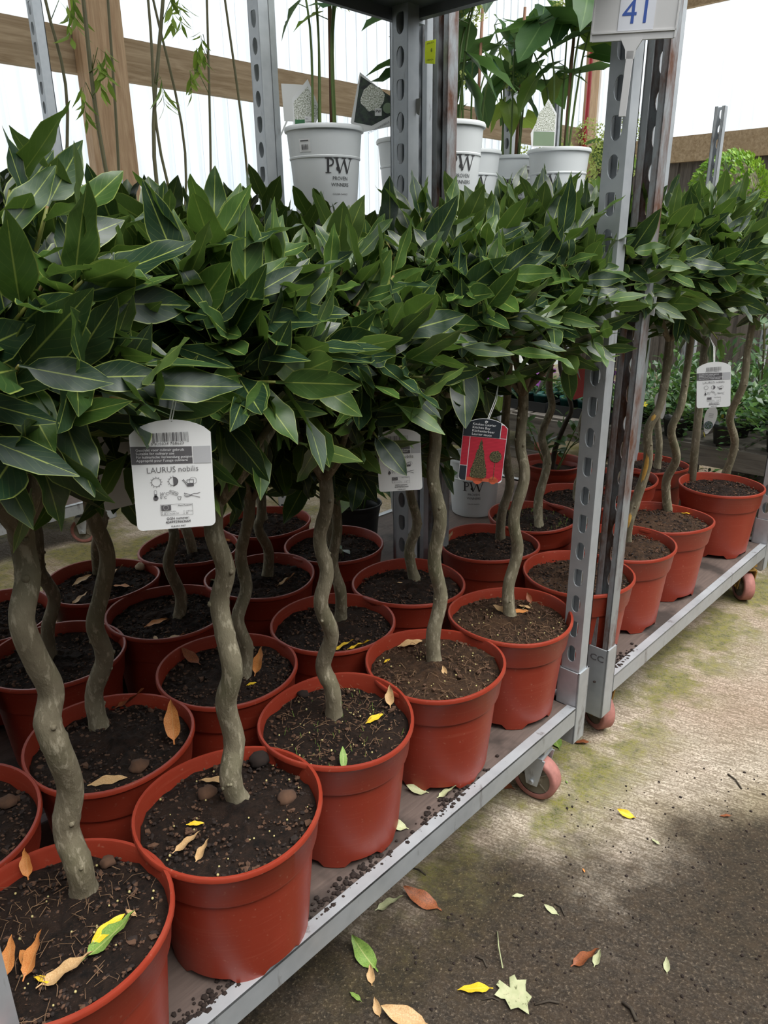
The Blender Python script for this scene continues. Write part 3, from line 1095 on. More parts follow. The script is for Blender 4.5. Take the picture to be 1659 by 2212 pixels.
def scatter_bits(seed, kind):
    """crumbs, slow-release beads or root fibres lying on the soil: too many and too small to count"""
    q = random.Random(seed)
    mb = MB()
    if kind == 'clods':
        for i in range(420):
            a, rr = q.uniform(0, 6.28), 0.124 * sqrt(q.random())
            s_ = q.uniform(0.0009, 0.0026) if q.random() < 0.96 else q.uniform(0.003, 0.0055)
            f0 = len(mb.v)
            mb.ball((rr * cos(a), rr * sin(a), q.uniform(0.000, 0.003)), s_, 5, 3, (q.uniform(0.6, 1.9), q.uniform(0.6, 1.9), q.uniform(0.5, 0.9)))
            for v_ in range(f0, len(mb.v)):
                mb.v[v_] = tuple(x + q.uniform(-0.35, 0.35) * s_ for x in mb.v[v_])
    elif kind == 'beads':
        for i in range(34):
            a, rr = q.uniform(0, 6.28), 0.12 * sqrt(q.random())
            mb.ball((rr * cos(a), rr * sin(a), 0.0045), q.uniform(0.0012, 0.0022), 6, 4)
    elif kind == 'sprouts':
        for i in range(46):
            a, rr = q.uniform(0, 6.28), 0.12 * sqrt(q.random())
            p_ = Vector((rr * cos(a), rr * sin(a), 0))
            mb.tube([p_, p_ + Vector((q.uniform(-.004, .004), q.uniform(-.004, .004), q.uniform(.006, .014)))], [0.0006, 0.0004], 3, False)
    else:
        for i in range(120):
            a, rr = q.uniform(0, 6.28), 0.115 * sqrt(q.random())
            p_ = Vector((rr * cos(a), rr * sin(a), 0.004))
            d = q.uniform(0, 6.28)
            ln = q.uniform(0.008, 0.030)
            e = p_ + Vector((cos(d), sin(d), 0)) * ln
            m_ = (p_ + e) / 2 + Vector((q.uniform(-.006, .006), q.uniform(-.006, .006), q.uniform(.002, .009)))
            mb.tube([p_, m_, e], q.uniform(0.0003, 0.0006), 3, False)
    return mb


for nm, mt, kinds in (('clods', 'clod', 'soil_crumbs'), ('dark', 'dark_clod', 'soil_crumbs'), ('beads', 'bead', 'fertiliser_beads'), ('roots', 'root_fibre', 'root_fibres'), ('sprouts', 'sprout', 'seedlings')):
    CLODS[nm] = [scatter_bits(60 + i, 'clods' if nm == 'dark' else nm).mesh(kinds, mt, nm not in ('clods', 'dark')) for i in range(3)]

SOIL_Z = 0.412
TREE_TOPS = {}


def catmull(pts, n):
    out = []
    m = len(pts)
    for i in range(m - 1):
        p0, p1, p2, p3 = pts[max(i - 1, 0)], pts[i], pts[i + 1], pts[min(i + 2, m - 1)]
        for j in range(n):
            t = j / n
            out.append(0.5 * ((2 * p1) + (p2 - p0) * t + (2 * p0 - 5 * p1 + 4 * p2 - p3) * t * t + (3 * p1 - p0 - 3 * p2 + p3) * t ** 3))
    out.append(pts[-1])
    return out


def bay_tree(key, u, v, label, px=None, shoots=40, soil='soil_dark', bits=('clods', 'dark'), crown_r=(0.205, 0.205, 0.180), top_z=None, rad=0.0125, near=False, crown_dz=0.135, lean=(0, 0), pot=True, deck=DECK_Z, trunk_only_seed=None):
    idx = sum(map(ord, key)) + 7 * len(TREE_TOPS)
    q = random.Random(idx)
    base = P(u, v, deck)
    t = empty('potted_bay_tree', base, q.uniform(0, 6.28))
    tag(t, label, 'potted tree', 'bay trees with twisted trunks')
    inv = t.matrix_basis.inverted()
    k_ = q.randrange(6)
    if POTM[k_] is None:
        POTM[k_] = pot_mesh(900 + k_).mesh('pot', 'pot_plastic')
        POTM[k_].set_sharp_from_angle(angle=radians(38))
    put('pot', POTM[k_], t)
    sk = (soil, q.randrange(3))
    if sk not in SOILM:
        SOILM[sk] = soil_mesh(40 + sk[1], mat=soil)
    so = put('soil', SOILM[sk], t, Matrix.Translation((0, 0, SOIL_Z - DECK_Z)))
    for b in bits:
        o = put(CLODS[b][0].name.split('.')[0], CLODS[b][q.randrange(3)], so, Matrix.Rotation(q.uniform(0, 6.28), 4, 'Z'))
        o['kind'] = 'stuff'
    # trunk
    axis = Vector((base.x, base.y, 0))
    dirv = axis.normalized()
    side = Vector((dirv.y, -dirv.x, 0))
    if px:
        b0 = at_z(px[0][0], px[0][1], SOIL_Z - 0.012 + deck - DECK_Z)
        d0, d1 = b0.dot(dirv), axis.length
        pts = []
        for i, (x, y) in enumerate(px):
            f_ = i / max(1, len(px) - 1)
            pts.append(at_depth(x, y, d0 + (d1 - d0) * min(1, f_ * 1.5) + 0.010 * sin(i * 1.7 + idx) * (0 if i == 0 else 1), dirv))
        pts[0].z = SOIL_Z - 0.012 + deck - DECK_Z
        if top_z and pts[-1].z < top_z:
            pts.append(pts[-1] + Vector((0, 0, max(0.03, top_z - pts[-1].z))))
    else:
        tz = top_z or 0.97
        nseg = 9
        ph, am = q.uniform(0, 6.28), q.uniform(0.010, 0.017)
        pts = []
        for i in range(nseg + 1):
            f_ = i / nseg
            z = (SOIL_Z - 0.012 + deck - DECK_Z) * (1 - f_) + tz * f_
            w_ = am * sin(ph + f_ * 5.2 * pi)
            w2 = am * cos(ph + f_ * 5.2 * pi)
            pts.append(Vector((base.x, base.y, z)) + side * (w_ + lean[0] * f_) + dirv * (w2 + lean[1] * f_))
    path = catmull(pts, 7)
    n = len(path)
    rads = []
    knots = [q.randrange(4, max(5, n - 2)) for _ in range(7)]
    for i in range(n):
        r_ = rad * (1.22 - 0.32 * min(1, i / n * 1.3)) * (1 + 0.05 * noise.noise(path[i] * 30))
        if i < 3:
            r_ *= 1.25 - 0.08 * i
        if i in knots:
            r_ *= 1.06
        rads.append(r_)
    mb = MB().tube([inv @ p_ for p_ in path], rads, 12)
    # bud scars
    for kn in knots:
        a = q.uniform(0, 6.28)
        p_ = path[kn] + (side * cos(a) + dirv * sin(a)) * rads[kn] * 0.93
        mb.ball(inv @ p_, rad * q.uniform(0.22, 0.34), 6, 4)
    trunk = mb.build('trunk', 'bark', t, smooth=True)
    top = path[-1]
    # main branches inside the crown
    for i in range(6):
        a = i * 1.05 + q.uniform(-0.3, 0.3)
        out = side * cos(a) + dirv * sin(a)
        rr = q.uniform(0.05, 0.11)
        e = top + out * rr + Vector((0, 0, q.uniform(0.07, 0.20)))
        m_ = top + out * rr * 0.45 + Vector((0, 0, 0.03))
        MB().tube([inv @ (top - Vector((0, 0, 0.02))), inv @ m_, inv @ e], [rad * 0.62, rad * 0.5, rad * 0.26], 7).build('branch', 'bark', t, smooth=True)
    # crown
    cen = top + Vector((0, 0, crown_dz))
    TREE_TOPS[key] = (cen, t, so)
    inn = put('inner_leaves', INNER[q.randrange(3)], t, inv @ Matrix.Translation(cen) @ Matrix.Rotation(q.uniform(0, 6.28), 4, 'Z')
              @ Matrix.Diagonal((crown_r[0] / 0.20, crown_r[1] / 0.20, crown_r[2] / 0.20, 1)))
    inn['kind'] = 'stuff'
    tocam = Vector((-cen.x, -cen.y, CAMZ - cen.z)).normalized()
    cand = []
    N_ = int(shoots * 2.1)
    for i in range(N_):      # even spread over the ball; keep the ones that show
        zz = 1 - 2 * (i + 0.5) / N_
        th = i * 2.39996 + idx
        d = Vector((sqrt(1 - zz * zz) * cos(th), sqrt(1 - zz * zz) * sin(th), zz))
        if zz < -0.78:
            continue
        score = d.dot(tocam) + 0.55 * max(0, zz) + q.uniform(-0.12, 0.12)
        cand.append((score, d))
    cand.sort(key=lambda c_: -c_[0])
    for sc_, d in cand[:shoots]:
        sh, lv = SHOOTS[q.randrange(8)]
        ax = (d + Vector((q.uniform(-0.3, 0.3), q.uniform(-0.3, 0.3), 0.55 + q.uniform(-0.25, 0.35)))).normalized()
        o = cen + Vector((d.x * crown_r[0], d.y * crown_r[1], d.z * crown_r[2])) * max(0.2, q.uniform(0.9, 1.0) - 0.125 / min(crown_r))
        m = inv @ Matrix.Translation(o) @ ax.to_track_quat('Z', 'Y').to_matrix().to_4x4() @ Matrix.Rotation(q.uniform(0, 6.28), 4, 'Z') @ Matrix.Scale(q.uniform(0.9, 1.1), 4)
        so_ = put('shoot', sh, t, m)
        for li, lm in lv:
            put('leaf', BAY[li][1], so_, lm)
        if near and q.random() < 0.22:
            put('buds', BUDS, so_)
    return t, path, rads


ROWA = [
    ('A5', 1.279, 0.825, 'bay tree in red pot beside the upright post that holds the 41 sign', [(1103, 1342), (1098, 1270), (1118, 1190), (1110, 1120), (1133, 1030), (1124, 960), (1130, 880), (1130, 830)], 'soil_brown', ('clods', 'roots', 'beads'), 0.0118),
    ('A4', 1.010, 0.821, 'front-row bay tree with sandy brown soil, second from the 41 sign post', [(938, 1437), (936, 1370), (952, 1290), (938, 1210), (951, 1120), (935, 1030), (941, 950), (935, 890)], 'soil_brown', ('clods', 'roots', 'beads'), 0.0125),
    ('A3', 0.745, 0.830, 'front-row bay tree with bright yellow leaf on its soil, third from 41 sign post', [(722, 1557), (718, 1490), (698, 1438), (716, 1370), (693, 1305), (706, 1235), (690, 1165), (706, 1090), (700, 1010)], 'soil_dark', ('clods', 'sprouts', 'beads', 'roots'), 0.0125),
    ('A2', 0.487, 0.790, 'front-row bay tree with two coarse clods by its trunk, fourth from 41 sign post', [(518, 1738), (498, 1680), (506, 1600), (488, 1520), (502, 1450), (486, 1370), (474, 1300), (487, 1230), (462, 1150), (464, 1060)], 'soil_dark', ('clods', 'dark', 'beads'), 0.0140),
    ('A1', 0.221, 0.777, 'front-row bay tree with orange and yellow leaves on soil, fifth from 41 sign post', [(183, 1935), (170, 1868), (143, 1790), (152, 1700), (125, 1620), (103, 1560), (110, 1490), (76, 1420), (47, 1340), (60, 1250), (50, 1180), (37, 1110)], 'soil_dark', ('clods', 'roots', 'beads', 'dark'), 0.0145),
]
for key, u, v, lab, px, so, bits, rad in ROWA:
    bay_tree(key, u, v, lab, px, 42, so, bits, rad=rad, near=True, crown_r=(0.205, 0.205, 0.160), crown_dz={'A1': 0.145, 'A2': 0.155}.get(key, 0.15))
ROWB = [
    ('B0', 0.170, 1.060, 'second-row bay tree at the end of the 41 trolley, behind fallen orange leaves', None, 0.013),
    ('B1', 0.445, 1.073, 'second-row bay tree with a big tan leaf and lobed leaf on reddish soil', [(217, 1578), (203, 1500), (226, 1420), (205, 1350), (220, 1280), (232, 1200), (203, 1120), (196, 1065)], 0.0135),
    ('B2', 0.714, 1.112, 'second-row bay tree with an orange and a brown curled leaf on dark soil', [(527, 1468), (532, 1400), (513, 1340), (532, 1270), (520, 1200), (537, 1120), (540, 1060)], 0.012),
    ('B3', 0.985, 1.095, 'second-row bay tree with two yellow leaves by its rim', [(735, 1345), (736, 1280), (719, 1215), (729, 1140), (720, 1050)], 0.0115),
    ('B4', 1.252, 1.108, 'second-row bay tree behind the one with sandy brown soil', [(897, 1258), (884, 1190), (901, 1130), (885, 1060), (890, 1000)], 0.0115),
]
for key, u, v, lab, px, rad in ROWB:
    bay_tree(key, u, v, lab, px, 36, 'soil_dark', ('clods', 'dark'), rad=rad)
ROWT = [
    ('T1', 1.586, 0.825, 'bay tree standing between the 41 sign post and the rusty upright', None, 0.0115, 36),
    ('T2', 1.854, 0.834, 'bay tree with a yellow split wound down its trunk', [(1352, 1175), (1358, 1130), (1376, 1075), (1399, 1000), (1400, 930), (1424, 880), (1437, 820)], 0.0118, 36),
    ('T3', 2.121, 0.832, 'bay tree with one small yellow leaf on its soil, third from rusty upright', [(1443, 1108), (1439, 1040), (1461, 990), (1450, 930), (1470, 880), (1481, 820)], 0.0115, 36),
    ('T4', 2.560, 0.825, 'front-row bay tree at the far end of the trolley stamped CC', [(1563, 1037), (1587, 960), (1577, 900), (1606, 830), (1614, 760), (1622, 720)], 0.0115, 40),
    ('B5', 1.600, 1.110, 'bay tree in the back row of the CC trolley, behind the red label', [(1080, 1170), (1084, 1110), (1101, 1050), (1094, 990), (1091, 920), (1096, 850)], 0.0115, 36),
    ('S2', 1.870, 1.140, 'bay tree in back row of CC trolley with seedlings sprouting on soil', [(1165, 1145), (1163, 1080), (1182, 1000), (1170, 940), (1192, 880), (1186, 830)], 0.0115, 32),
    ('S3', 2.135, 1.130, 'CC trolley back-row bay tree behind the one with the yellow wound', None, 0.011, 28),
    ('S4', 2.400, 1.130, 'back-row bay tree of the CC trolley, beside the one at its far end', None, 0.011, 26),
    ('S5', 2.650, 1.120, 'bay tree in back row at the far end of the CC trolley', [(1418, 1020), (1424, 960), (1420, 900), (1434, 850), (1440, 800)], 0.011, 26),
]
TPATH = {}
for key, u, v, lab, px, rad, ns in ROWT:
    TPATH[key] = bay_tree(key, u, v, lab, px, ns, 'soil_brown' if key in ('T1', 'T2', 'T3') else 'soil_dark', ('clods', 'dark', 'sprouts') if key == 'S2' else ('clods', 'dark'), rad=rad, top_z=1.0)
ROWC = [
    ('C0', 0.235, 1.42, 'bay tree in the end corner of the rear trolley nearest the orange leaf tree', None),
    ('C1', 0.504, 1.422, 'rear-trolley bay tree behind the one with a lobed leaf on its soil', [(110, 1432), (103, 1360), (117, 1290), (85, 1230), (80, 1150), (60, 1090)]),
    ('C2', 0.767, 1.420, 'rear-trolley bay tree with one orange leaf and pale scraps on its soil', [(382, 1347), (391, 1290), (364, 1220), (376, 1165), (370, 1110)]),
    ('C3', 1.029, 1.416, 'rear-trolley bay tree with a tan leaf and dark stone on its soil', [(577, 1252), (580, 1190), (558, 1140), (565, 1080)]),
    ('C4', 1.300, 1.429, 'rear-trolley bay tree with a two-leaved seedling growing from its soil', None),
    ('D0', 0.470, 1.700, 'bay tree in the last row, at the rear trolley end by the mossy floor', None),
    ('D1', 0.746, 1.693, 'last-row bay tree with four tan leaves and a pale stone on its soil', [(215, 1245), (208, 1180), (222, 1120), (205, 1070)]),
    ('D2', 1.015, 1.719, 'last-row bay tree with scraps of brown leaf on its soil', None),
    ('D3', 1.286, 1.722, 'last-row bay tree beside the rear upright of its trolley', [(570, 1130), (562, 1080), (556, 1040), (560, 1000)]),
]
for key, u, v, lab, px in ROWC:
    bay_tree(key, u, v, lab, px, 24 if key[0] == 'C' else 22, 'soil_dark', ('clods', 'dark'), rad=0.012, top_z=0.98)
# the split bark on one trunk
tt, path, rads = TPATH['T2']
inv = tt.matrix_basis.inverted()
for a, b in ((4, 13), (15, 27), (30, 35)):
    mb = MB()
    seg = path[a:b]
    off = [Vector((-0.55, -0.83, 0)) * (rads[a + i] * 0.55) for i in range(len(seg))]
    mb.tube([inv @ (p_ + o_) for p_, o_ in zip(seg, off)], [rads[a + i] * (0.15 + 0.46 * sin(pi * i / max(1, len(seg) - 1))) for i in range(len(seg))], 8)
    w = mb.build('bark_wound', 'wound_wood', tt, smooth=True)
    w['label'] = 'torn yellow strip of bare wood on the trunk'


# ------------------------------------------------------------------ flat print helpers
def ring(mb, cx, cy, r, w, n=24, z=0.0, a0=0.0, a1=2 * pi):
    for i in range(n):
        p_, q_ = a0 + (a1 - a0) * i / n, a0 + (a1 - a0) * (i + 1) / n
        mb.flat([(cx + (r - w) * cos(p_), cy + (r - w) * sin(p_)), (cx + r * cos(p_), cy + r * sin(p_)),
                 (cx + r * cos(q_), cy + r * sin(q_)), (cx + (r - w) * cos(q_), cy + (r - w) * sin(q_))], z)
    return mb


def line(mb, x0, y0, x1, y1, w, z=0.0):
    d = Vector((x1 - x0, y1 - y0))
    n_ = Vector((-d.y, d.x)).normalized() * w / 2
    return mb.flat([(x0 - n_.x, y0 - n_.y), (x1 - n_.x, y1 - n_.y), (x1 + n_.x, y1 + n_.y), (x0 + n_.x, y0 + n_.y)], z)


def rect(mb, x0, y0, x1, y1, z=0.0):
    return mb.flat([(x0, y0), (x1, y0), (x1, y1), (x0, y1)], z)


def disc(mb, cx, cy, r, n=20, z=0.0, a0=0.0, a1=2 * pi):
    return mb.flat([(cx + r * cos(a0 + (a1 - a0) * i / n), cy + r * sin(a0 + (a1 - a0) * i / n)) for i in range(n + (0 if a1 - a0 > 6.2 else 1))], z)


def card_outline(w, h, sh, rc=0.005):
    """label outline: rounded lower corners, shoulders rising in an arc to the top; origin bottom centre"""
    pts = []
    for cx, a0 in ((w / 2 - rc, -pi / 2),):
        pts += [(cx + rc * cos(a0 + i * pi / 8), rc + rc * sin(a0 + i * pi / 8)) for i in range(5)]
    for i in range(13):
        t = i / 12
        pts.append((w / 2 - w * t, sh + (h - sh) * (1 - (2 * t - 1) ** 2) ** 0.75))
    pts += [(-w / 2 + rc - rc * cos(i * pi / 8), rc - rc * sin(i * pi / 8)) for i in range(5)]
    return pts


def barcode(parent, x0, x1, y0, y1, mat, seed, z=0.0006, n=30):
    q = random.Random(seed)
    mb = MB()
    x = x0
    st = (x1 - x0) / n
    for i in range(n):
        w = st * q.choice((0.3, 0.3, 0.5, 0.75))
        lo = y0 - (y1 - y0) * 0.15 if i in (0, 1, n // 2, n - 2, n - 1) else y0
        rect(mb, x, lo, x + w, y1)
        x += st
    return mb.build('barcode', mat, parent, loc=(0, 0, z))


MM = 0.001


def tx(zx):
    return ((zx - 60) / 1310 * 72 - 36) * MM


def ty(zy):
    return (2135 - zy) / 1910 * 105 * MM


def laurus_label():
    t = empty('plant_label')
    MB().prism(card_outline(0.072, 0.105, 0.092), 0.0008).build('card', 'card_white', t, loc=(0, 0, -0.0008))
    Z1, Z2 = 0.0003, 0.0006
    barcode(t, tx(428), tx(1015), ty(590), ty(435), 'print_grey', 5)
    text('5 425024 768623', 0.0036, 'print_grey', t, tx(390), ty(645), Z2, sx=1.16)
    MB().flat([(tx(64), ty(955)), (tx(1045), ty(985)), (tx(1045), ty(690)), (tx(64), ty(650))]).build('band', 'print_grey', t, loc=(0, 0, Z1))
    MB().flat([(tx(1062), ty(985)), (tx(1352), ty(995)), (tx(1352), ty(695)), (tx(1062), ty(690))]).build('band', 'print_pale_grey', t, loc=(0, 0, Z1))
    for i, ln in enumerate(('Geschikt voor culinair gebruik', 'Suitable for culinary use', 'Für kulinarische Verwendung geeignet', "Approprié pour l'usage culinaire")):
        text(ln, 0.0035, 'print_white', t, tx(140), ty(735 + i * 60), Z2, sx=(1.0, 1.0, 0.93, 1.0)[i], rot=-0.03)
    text('LAURUS nobilis', 0.0078, 'print_grey', t, tx(712), ty(1118), Z2, 'CENTER', 0.92, -0.00006)
    ic = MB()
    for cx, half in ((430, False), (708, True)):
        ring(ic, tx(cx), ty(1280), 0.0043, 0.0004)
        for i in range(12):
            a = i * pi / 6
            if half and cos(a) > 0.1:
                continue
            line(ic, tx(cx) + 0.0043 * cos(a), ty(1280) + 0.0043 * sin(a), tx(cx) + 0.0055 * cos(a), ty(1280) + 0.0055 * sin(a), 0.0004)
        if half:
            disc(ic, tx(cx), ty(1280), 0.0043, 14, 0, -pi / 2, pi / 2)
    ring(ic, tx(1030), ty(1290), 0.0035, 0.0003)
    rect(ic, tx(930), ty(1385), tx(1040), ty(1330))
    for a, b, c_, d in ((930, 1330, 930, 1270), (930, 1270, 1040, 1270), (1040, 1270, 1040, 1330), (930, 1375, 868, 1275), (925, 1330, 875, 1262), (850, 1280, 882, 1258)):
        line(ic, tx(a), ty(b), tx(c_), ty(d), 0.0005)
    disc(ic, tx(403), ty(1560), 0.0023)
    rect(ic, tx(388), ty(1550), tx(418), ty(1490))
    for a, b, c_, d in ((383, 1540, 383, 1435), (423, 1540, 423, 1435), (383, 1435, 403, 1418), (403, 1418, 423, 1435)):
        line(ic, tx(a), ty(b), tx(c_), ty(d), 0.0003)
    pk = [(645, 1428), (765, 1480), (775, 1500), (750, 1535), (735, 1535), (615, 1480), (645, 1428)]
    cup = [(758, 1560), (770, 1612), (805, 1612), (817, 1562)]
    sh = [(870, 1500), (925, 1520), (985, 1548), (1060, 1572), (1130, 1595)]
    sh2 = [(868, 1545), (900, 1568), (945, 1565), (985, 1540), (1030, 1518), (1090, 1520), (1138, 1505)]
    sh3 = [(870, 1500), (885, 1535), (930, 1555), (985, 1548)]
    for pl, w in ((pk, 0.0003), (cup, 0.0004), ([(758, 1560), (817, 1562)], 0.0004), (sh, 0.0005), (sh2, 0.0005), (sh3, 0.0003)):
        for a, b in zip(pl, pl[1:]):
            line(ic, tx(a[0]), ty(a[1]), tx(b[0]), ty(b[1]), w)
    ic.build('care_symbols', 'print_grey', t, loc=(0, 0, Z2))
    text('NPK', 0.0032, 'print_grey', t, tx(632), ty(1480), Z2, sx=1.2, rot=-0.40)
    text('30°C', 0.0040, 'print_grey', t, tx(468), ty(1518), Z2, sx=0.95)
    text('0°C', 0.0040, 'print_grey', t, tx(472), ty(1580), Z2, sx=0.95)
    bx = MB()
    for a, b, c_, d in ((465, 1685, 995, 1695), (995, 1695, 995, 1895), (995, 1895, 465, 1880), (465, 1880, 465, 1685)):
        line(bx, tx(a), ty(b), tx(c_), ty(d), 0.00022)
    rect(bx, tx(478), ty(1790), tx(638), ty(1697))
    bx.build('passport_box', 'print_grey', t, loc=(0, 0, Z2))
    st = MB()
    for i in range(12):
        disc(st, tx(555) + 0.0022 * cos(i * pi / 6), ty(1743) + 0.0022 * sin(i * pi / 6), 0.00030, 5)
    st.build('star_ring', 'print_white', t, loc=(0, 0, Z2 + 0.0002))
    text('Plant Passport', 0.0020, 'print_grey', t, tx(985), ty(1728), Z2, 'RIGHT', 1.1, 0.00003)
    for s_, a, b in (('A  Laurus Nobilis', 475, 1828), ('B  BE-2.116.343-723', 475, 1868), ('C  LNP12v', 835, 1838), ('D  BE', 835, 1876)):
        text(s_, 0.0019, 'print_grey', t, tx(a), ty(b), Z2)
    text('GGN nummer:', 0.0034, 'print_grey', t, tx(740), ty(1965), Z2, 'CENTER', 1.0, 0.00007)
    text('4049929663664', 0.0036, 'print_grey', t, tx(740), ty(2030), Z2, 'CENTER', 0.98, 0.00007)
    text('ELBURG SMIT', 0.0018, 'print_grey', t, tx(740), ty(2100), Z2, 'CENTER', 1.25, 0.00005)
    return t


def mpp(x, y, dep_pt):
    """metres per pixel at a point"""
    d = dep_pt - Vector((0, 0, CAMZ))
    return (d.y * cos(PITCH) - d.z * sin(PITCH)) / FPX


def card_at(cx, ybot, fw, yaw=0, lean=0, tilt=0):
    """frame whose origin (bottom centre of a card) shows at a pixel, at forward depth fw"""
    p_ = ray(cx, ybot) * fw + Vector((0, 0, CAMZ))
    return frame_to_camera(p_, yaw, tilt, lean)


def string_to(t, top_local, cen):
    inv = t.matrix_basis.inverted()
    a = Vector(top_local)
    w = t.matrix_basis @ a
    e = w + Vector((cen.x - w.x, cen.y - w.y, 0)) * 0.25 + Vector((0, 0, 0.045))
    mid = (w + e) / 2 + Vector((0.004, 0, 0.006))
    MB().tube([a, inv @ mid, inv @ e], 0.0007, 5).tube([a + Vector((0.002, 0, 0.0004)), inv @ (mid + Vector((0.003, 0, 0))), inv @ e], 0.0006, 5).build('string', 'string_white', t, smooth=True)


proto = laurus_label()
LABELS = [
    (383, 1141, 0.705, 0.0, -0.035, 'white bay care label hanging in front of the tree with two coarse clods', 'A2'),
    (866, 1060, 1.225, 0.05, 0.045, 'white bay care label half covered by leaves, above the sandy brown soil', 'A4'),
    (1541, 880, 1.72, 0.10, 0.12, 'white bay care label over the trolley end where trailing plants show behind', 'T3'),
    (215, 1043, 1.05, -0.10, -0.06, 'dim bay care label hanging behind leaves near the red-wheeled trolley', 'B1'),
    (600, 985, 1.30, 0.25, 0.38, 'tilted bay care label tucked among the leaves of the second row', 'B2'),
]
protos = []
for i, (cx, yb, fw, yaw, lean, lab, key) in enumerate(LABELS):
    t = proto if i == 0 else copy_tree(proto)
    t.matrix_basis = card_at(cx, yb, fw, yaw, lean)
    protos.append((t, lab, key))
for t, lab, key in protos:
    tag(t, lab, 'plant label', 'white bay care labels')
    string_to(t, (0, 0.1035, 0.0), TREE_TOPS[key][0])
tb = empty('plant_label', m=card_at(285, 1090, 0.98, 0.35, 0.02))
tag(tb, 'blank back of a hanging label tucked behind the white care label', 'plant label')
MB().prism(card_outline(0.072, 0.105, 0.092), 0.0008).build('card', 'card_white', tb)
string_to(tb, (0, 0.1035, 0.0), TREE_TOPS['B1'][0])

# the red label
def red_label(cx, yb, fw, yaw, lean, lab, key):
    t = empty('plant_label', m=card_at(cx, yb, fw, yaw, lean))
    tag(t, lab, 'plant label')
    w, h, sh = 0.072, 0.107, 0.093
    MB().prism(card_outline(w, h, sh), 0.0008).build('card', 'print_white', t, loc=(0, 0, -0.0008))
    top = [p_ for p_ in card_outline(w - 0.0012, h - 0.0006, sh - 0.0006) if p_[1] > 0.05 and p_[0] < 0.0245]
    xr = 0.0245
    yr = max(p_[1] for p_ in card_outline(w - 0.0012, h - 0.0006, sh) if p_[0] > xr - 0.006 and p_[0] <= xr)
    MB().flat([(-w / 2 + 0.0006, 0.076), (xr, 0.076), (xr, yr)] + top).build('title_panel', 'print_navy', t, loc=(0, 0, 0.0003))
    tr = [p_ for p_ in card_outline(w - 0.0012, h - 0.0006, sh - 0.0006) if p_[1] > 0.05 and p_[0] > 0.0255]
    MB().flat([(0.0255, 0.0765)] + [(w / 2 - 0.0006, 0.0765)] + tr + [(0.0255, max(p_[1] for p_ in tr))]).build('panel', 'photo_red', t, loc=(0, 0, 0.0003))
    MB().flat([(-w / 2 + 0.0006, 0.0755), (-w / 2 + 0.012, 0.0755), (-w / 2 + 0.012, 0.0265), (-w / 2 + 0.0006, 0.0265)]).build('panel', 'photo_red', t, loc=(0, 0, 0.0003))
    rc = [(-w / 2 + 0.0006, 0.0255), (-w / 2 + 0.0006, 0.006), (-w / 2 + 0.0025, 0.0022), (-w / 2 + 0.006, 0.0006), (-w / 2 + 0.012, 0.0006), (-w / 2 + 0.012, 0.0255)]
    MB().flat(rc).build('panel', 'print_navy', t, loc=(0, 0, 0.0003))
    MB().flat([(-w / 2 + 0.013, 0.0006), (w / 2 - 0.006, 0.0006), (w / 2 - 0.0006, 0.006), (w / 2 - 0.0006, 0.0755), (-w / 2 + 0.013, 0.0755)]).build('picture', 'photo_red', t, loc=(0, 0, 0.0003))
    pc = MB()
    rect(pc, -w / 2 + 0.013, 0.0006, w / 2 - 0.006, 0.0065)
    for a, b in ((-0.004, 0.0035), (0.0215, 0.0040)):
        disc(pc, a, b, 0.0085 if a < 0 else 0.0068, 18)
    pc.build('picture_pots', 'photo_terracotta', t, loc=(0, 0, 0.0005))
    q = random.Random(3)
    cone = []
    side_ = [(0.0, 0.072), (0.0022, 0.066), (0.0035, 0.058), (0.0062, 0.048), (0.0080, 0.038), (0.0108, 0.028), (0.0135, 0.018), (0.0130, 0.009), (0.008, 0.005)]
    rs = []
    for a, b in zip(side_, side_[1:]):
        for i in range(4):
            f_ = i / 4
            rs.append((a[0] + (b[0] - a[0]) * f_ + q.uniform(-0.0006, 0.0008), a[1] + (b[1] - a[1]) * f_))
    MB().flat([(-0.004 + x, y) for x, y in rs] + [(-0.004 - x - q.uniform(-0.0005, 0.0006), y) for x, y in reversed(rs)][::1]).build('picture_cone', 'photo_topiary', t, loc=(0, 0, 0.0007))
    bl = MB()
    bl.flat([(0.0215 + (0.0098 + q.uniform(-0.0008, 0.0008)) * cos(i * 2 * pi / 40), 0.045 + (0.0100 + q.uniform(-0.0008, 0.0008)) * sin(i * 2 * pi / 40)) for i in range(40)])
    line(bl, 0.0215, 0.006, 0.0215, 0.036, 0.0009)
    bl.build('picture_ball_tree', 'photo_topiary', t, loc=(0, 0, 0.0008))
    for i, ln in enumerate(('Keuken Laurier', 'Kitchen Bay', 'Küchenlorbeer', 'Laurier sauce')):
        text(ln, 0.0056, 'print_white', t, -0.0215, 0.0955 - i * 0.0056, 0.0006, sx=1.08, rot=-0.02)
    ring(MB(), 0, 0.1015, 0.0022, 0.0009, 14).build('eyelet', 'print_white', t, loc=(0, 0, 0.0007))
    string_to(t, (0, 0.1015, 0.0008), TREE_TOPS[key][0])


red_label(1036, 1040, 1.235, 0.03, -0.075, 'red and navy kitchen bay label with topiary picture on a string', 'A5')
rt = empty('plant_label', m=card_at(1250, 860, 2.0, 1.15, 0.0))
tag(rt, 'dark red hanging label seen almost edge-on beside the perforated post', 'plant label')
MB().prism(card_outline(0.072, 0.107, 0.093), 0.0009).build('card', 'photo_red', rt)
string_to(rt, (0, 0.105, 0.0), TREE_TOPS['S2'][0])

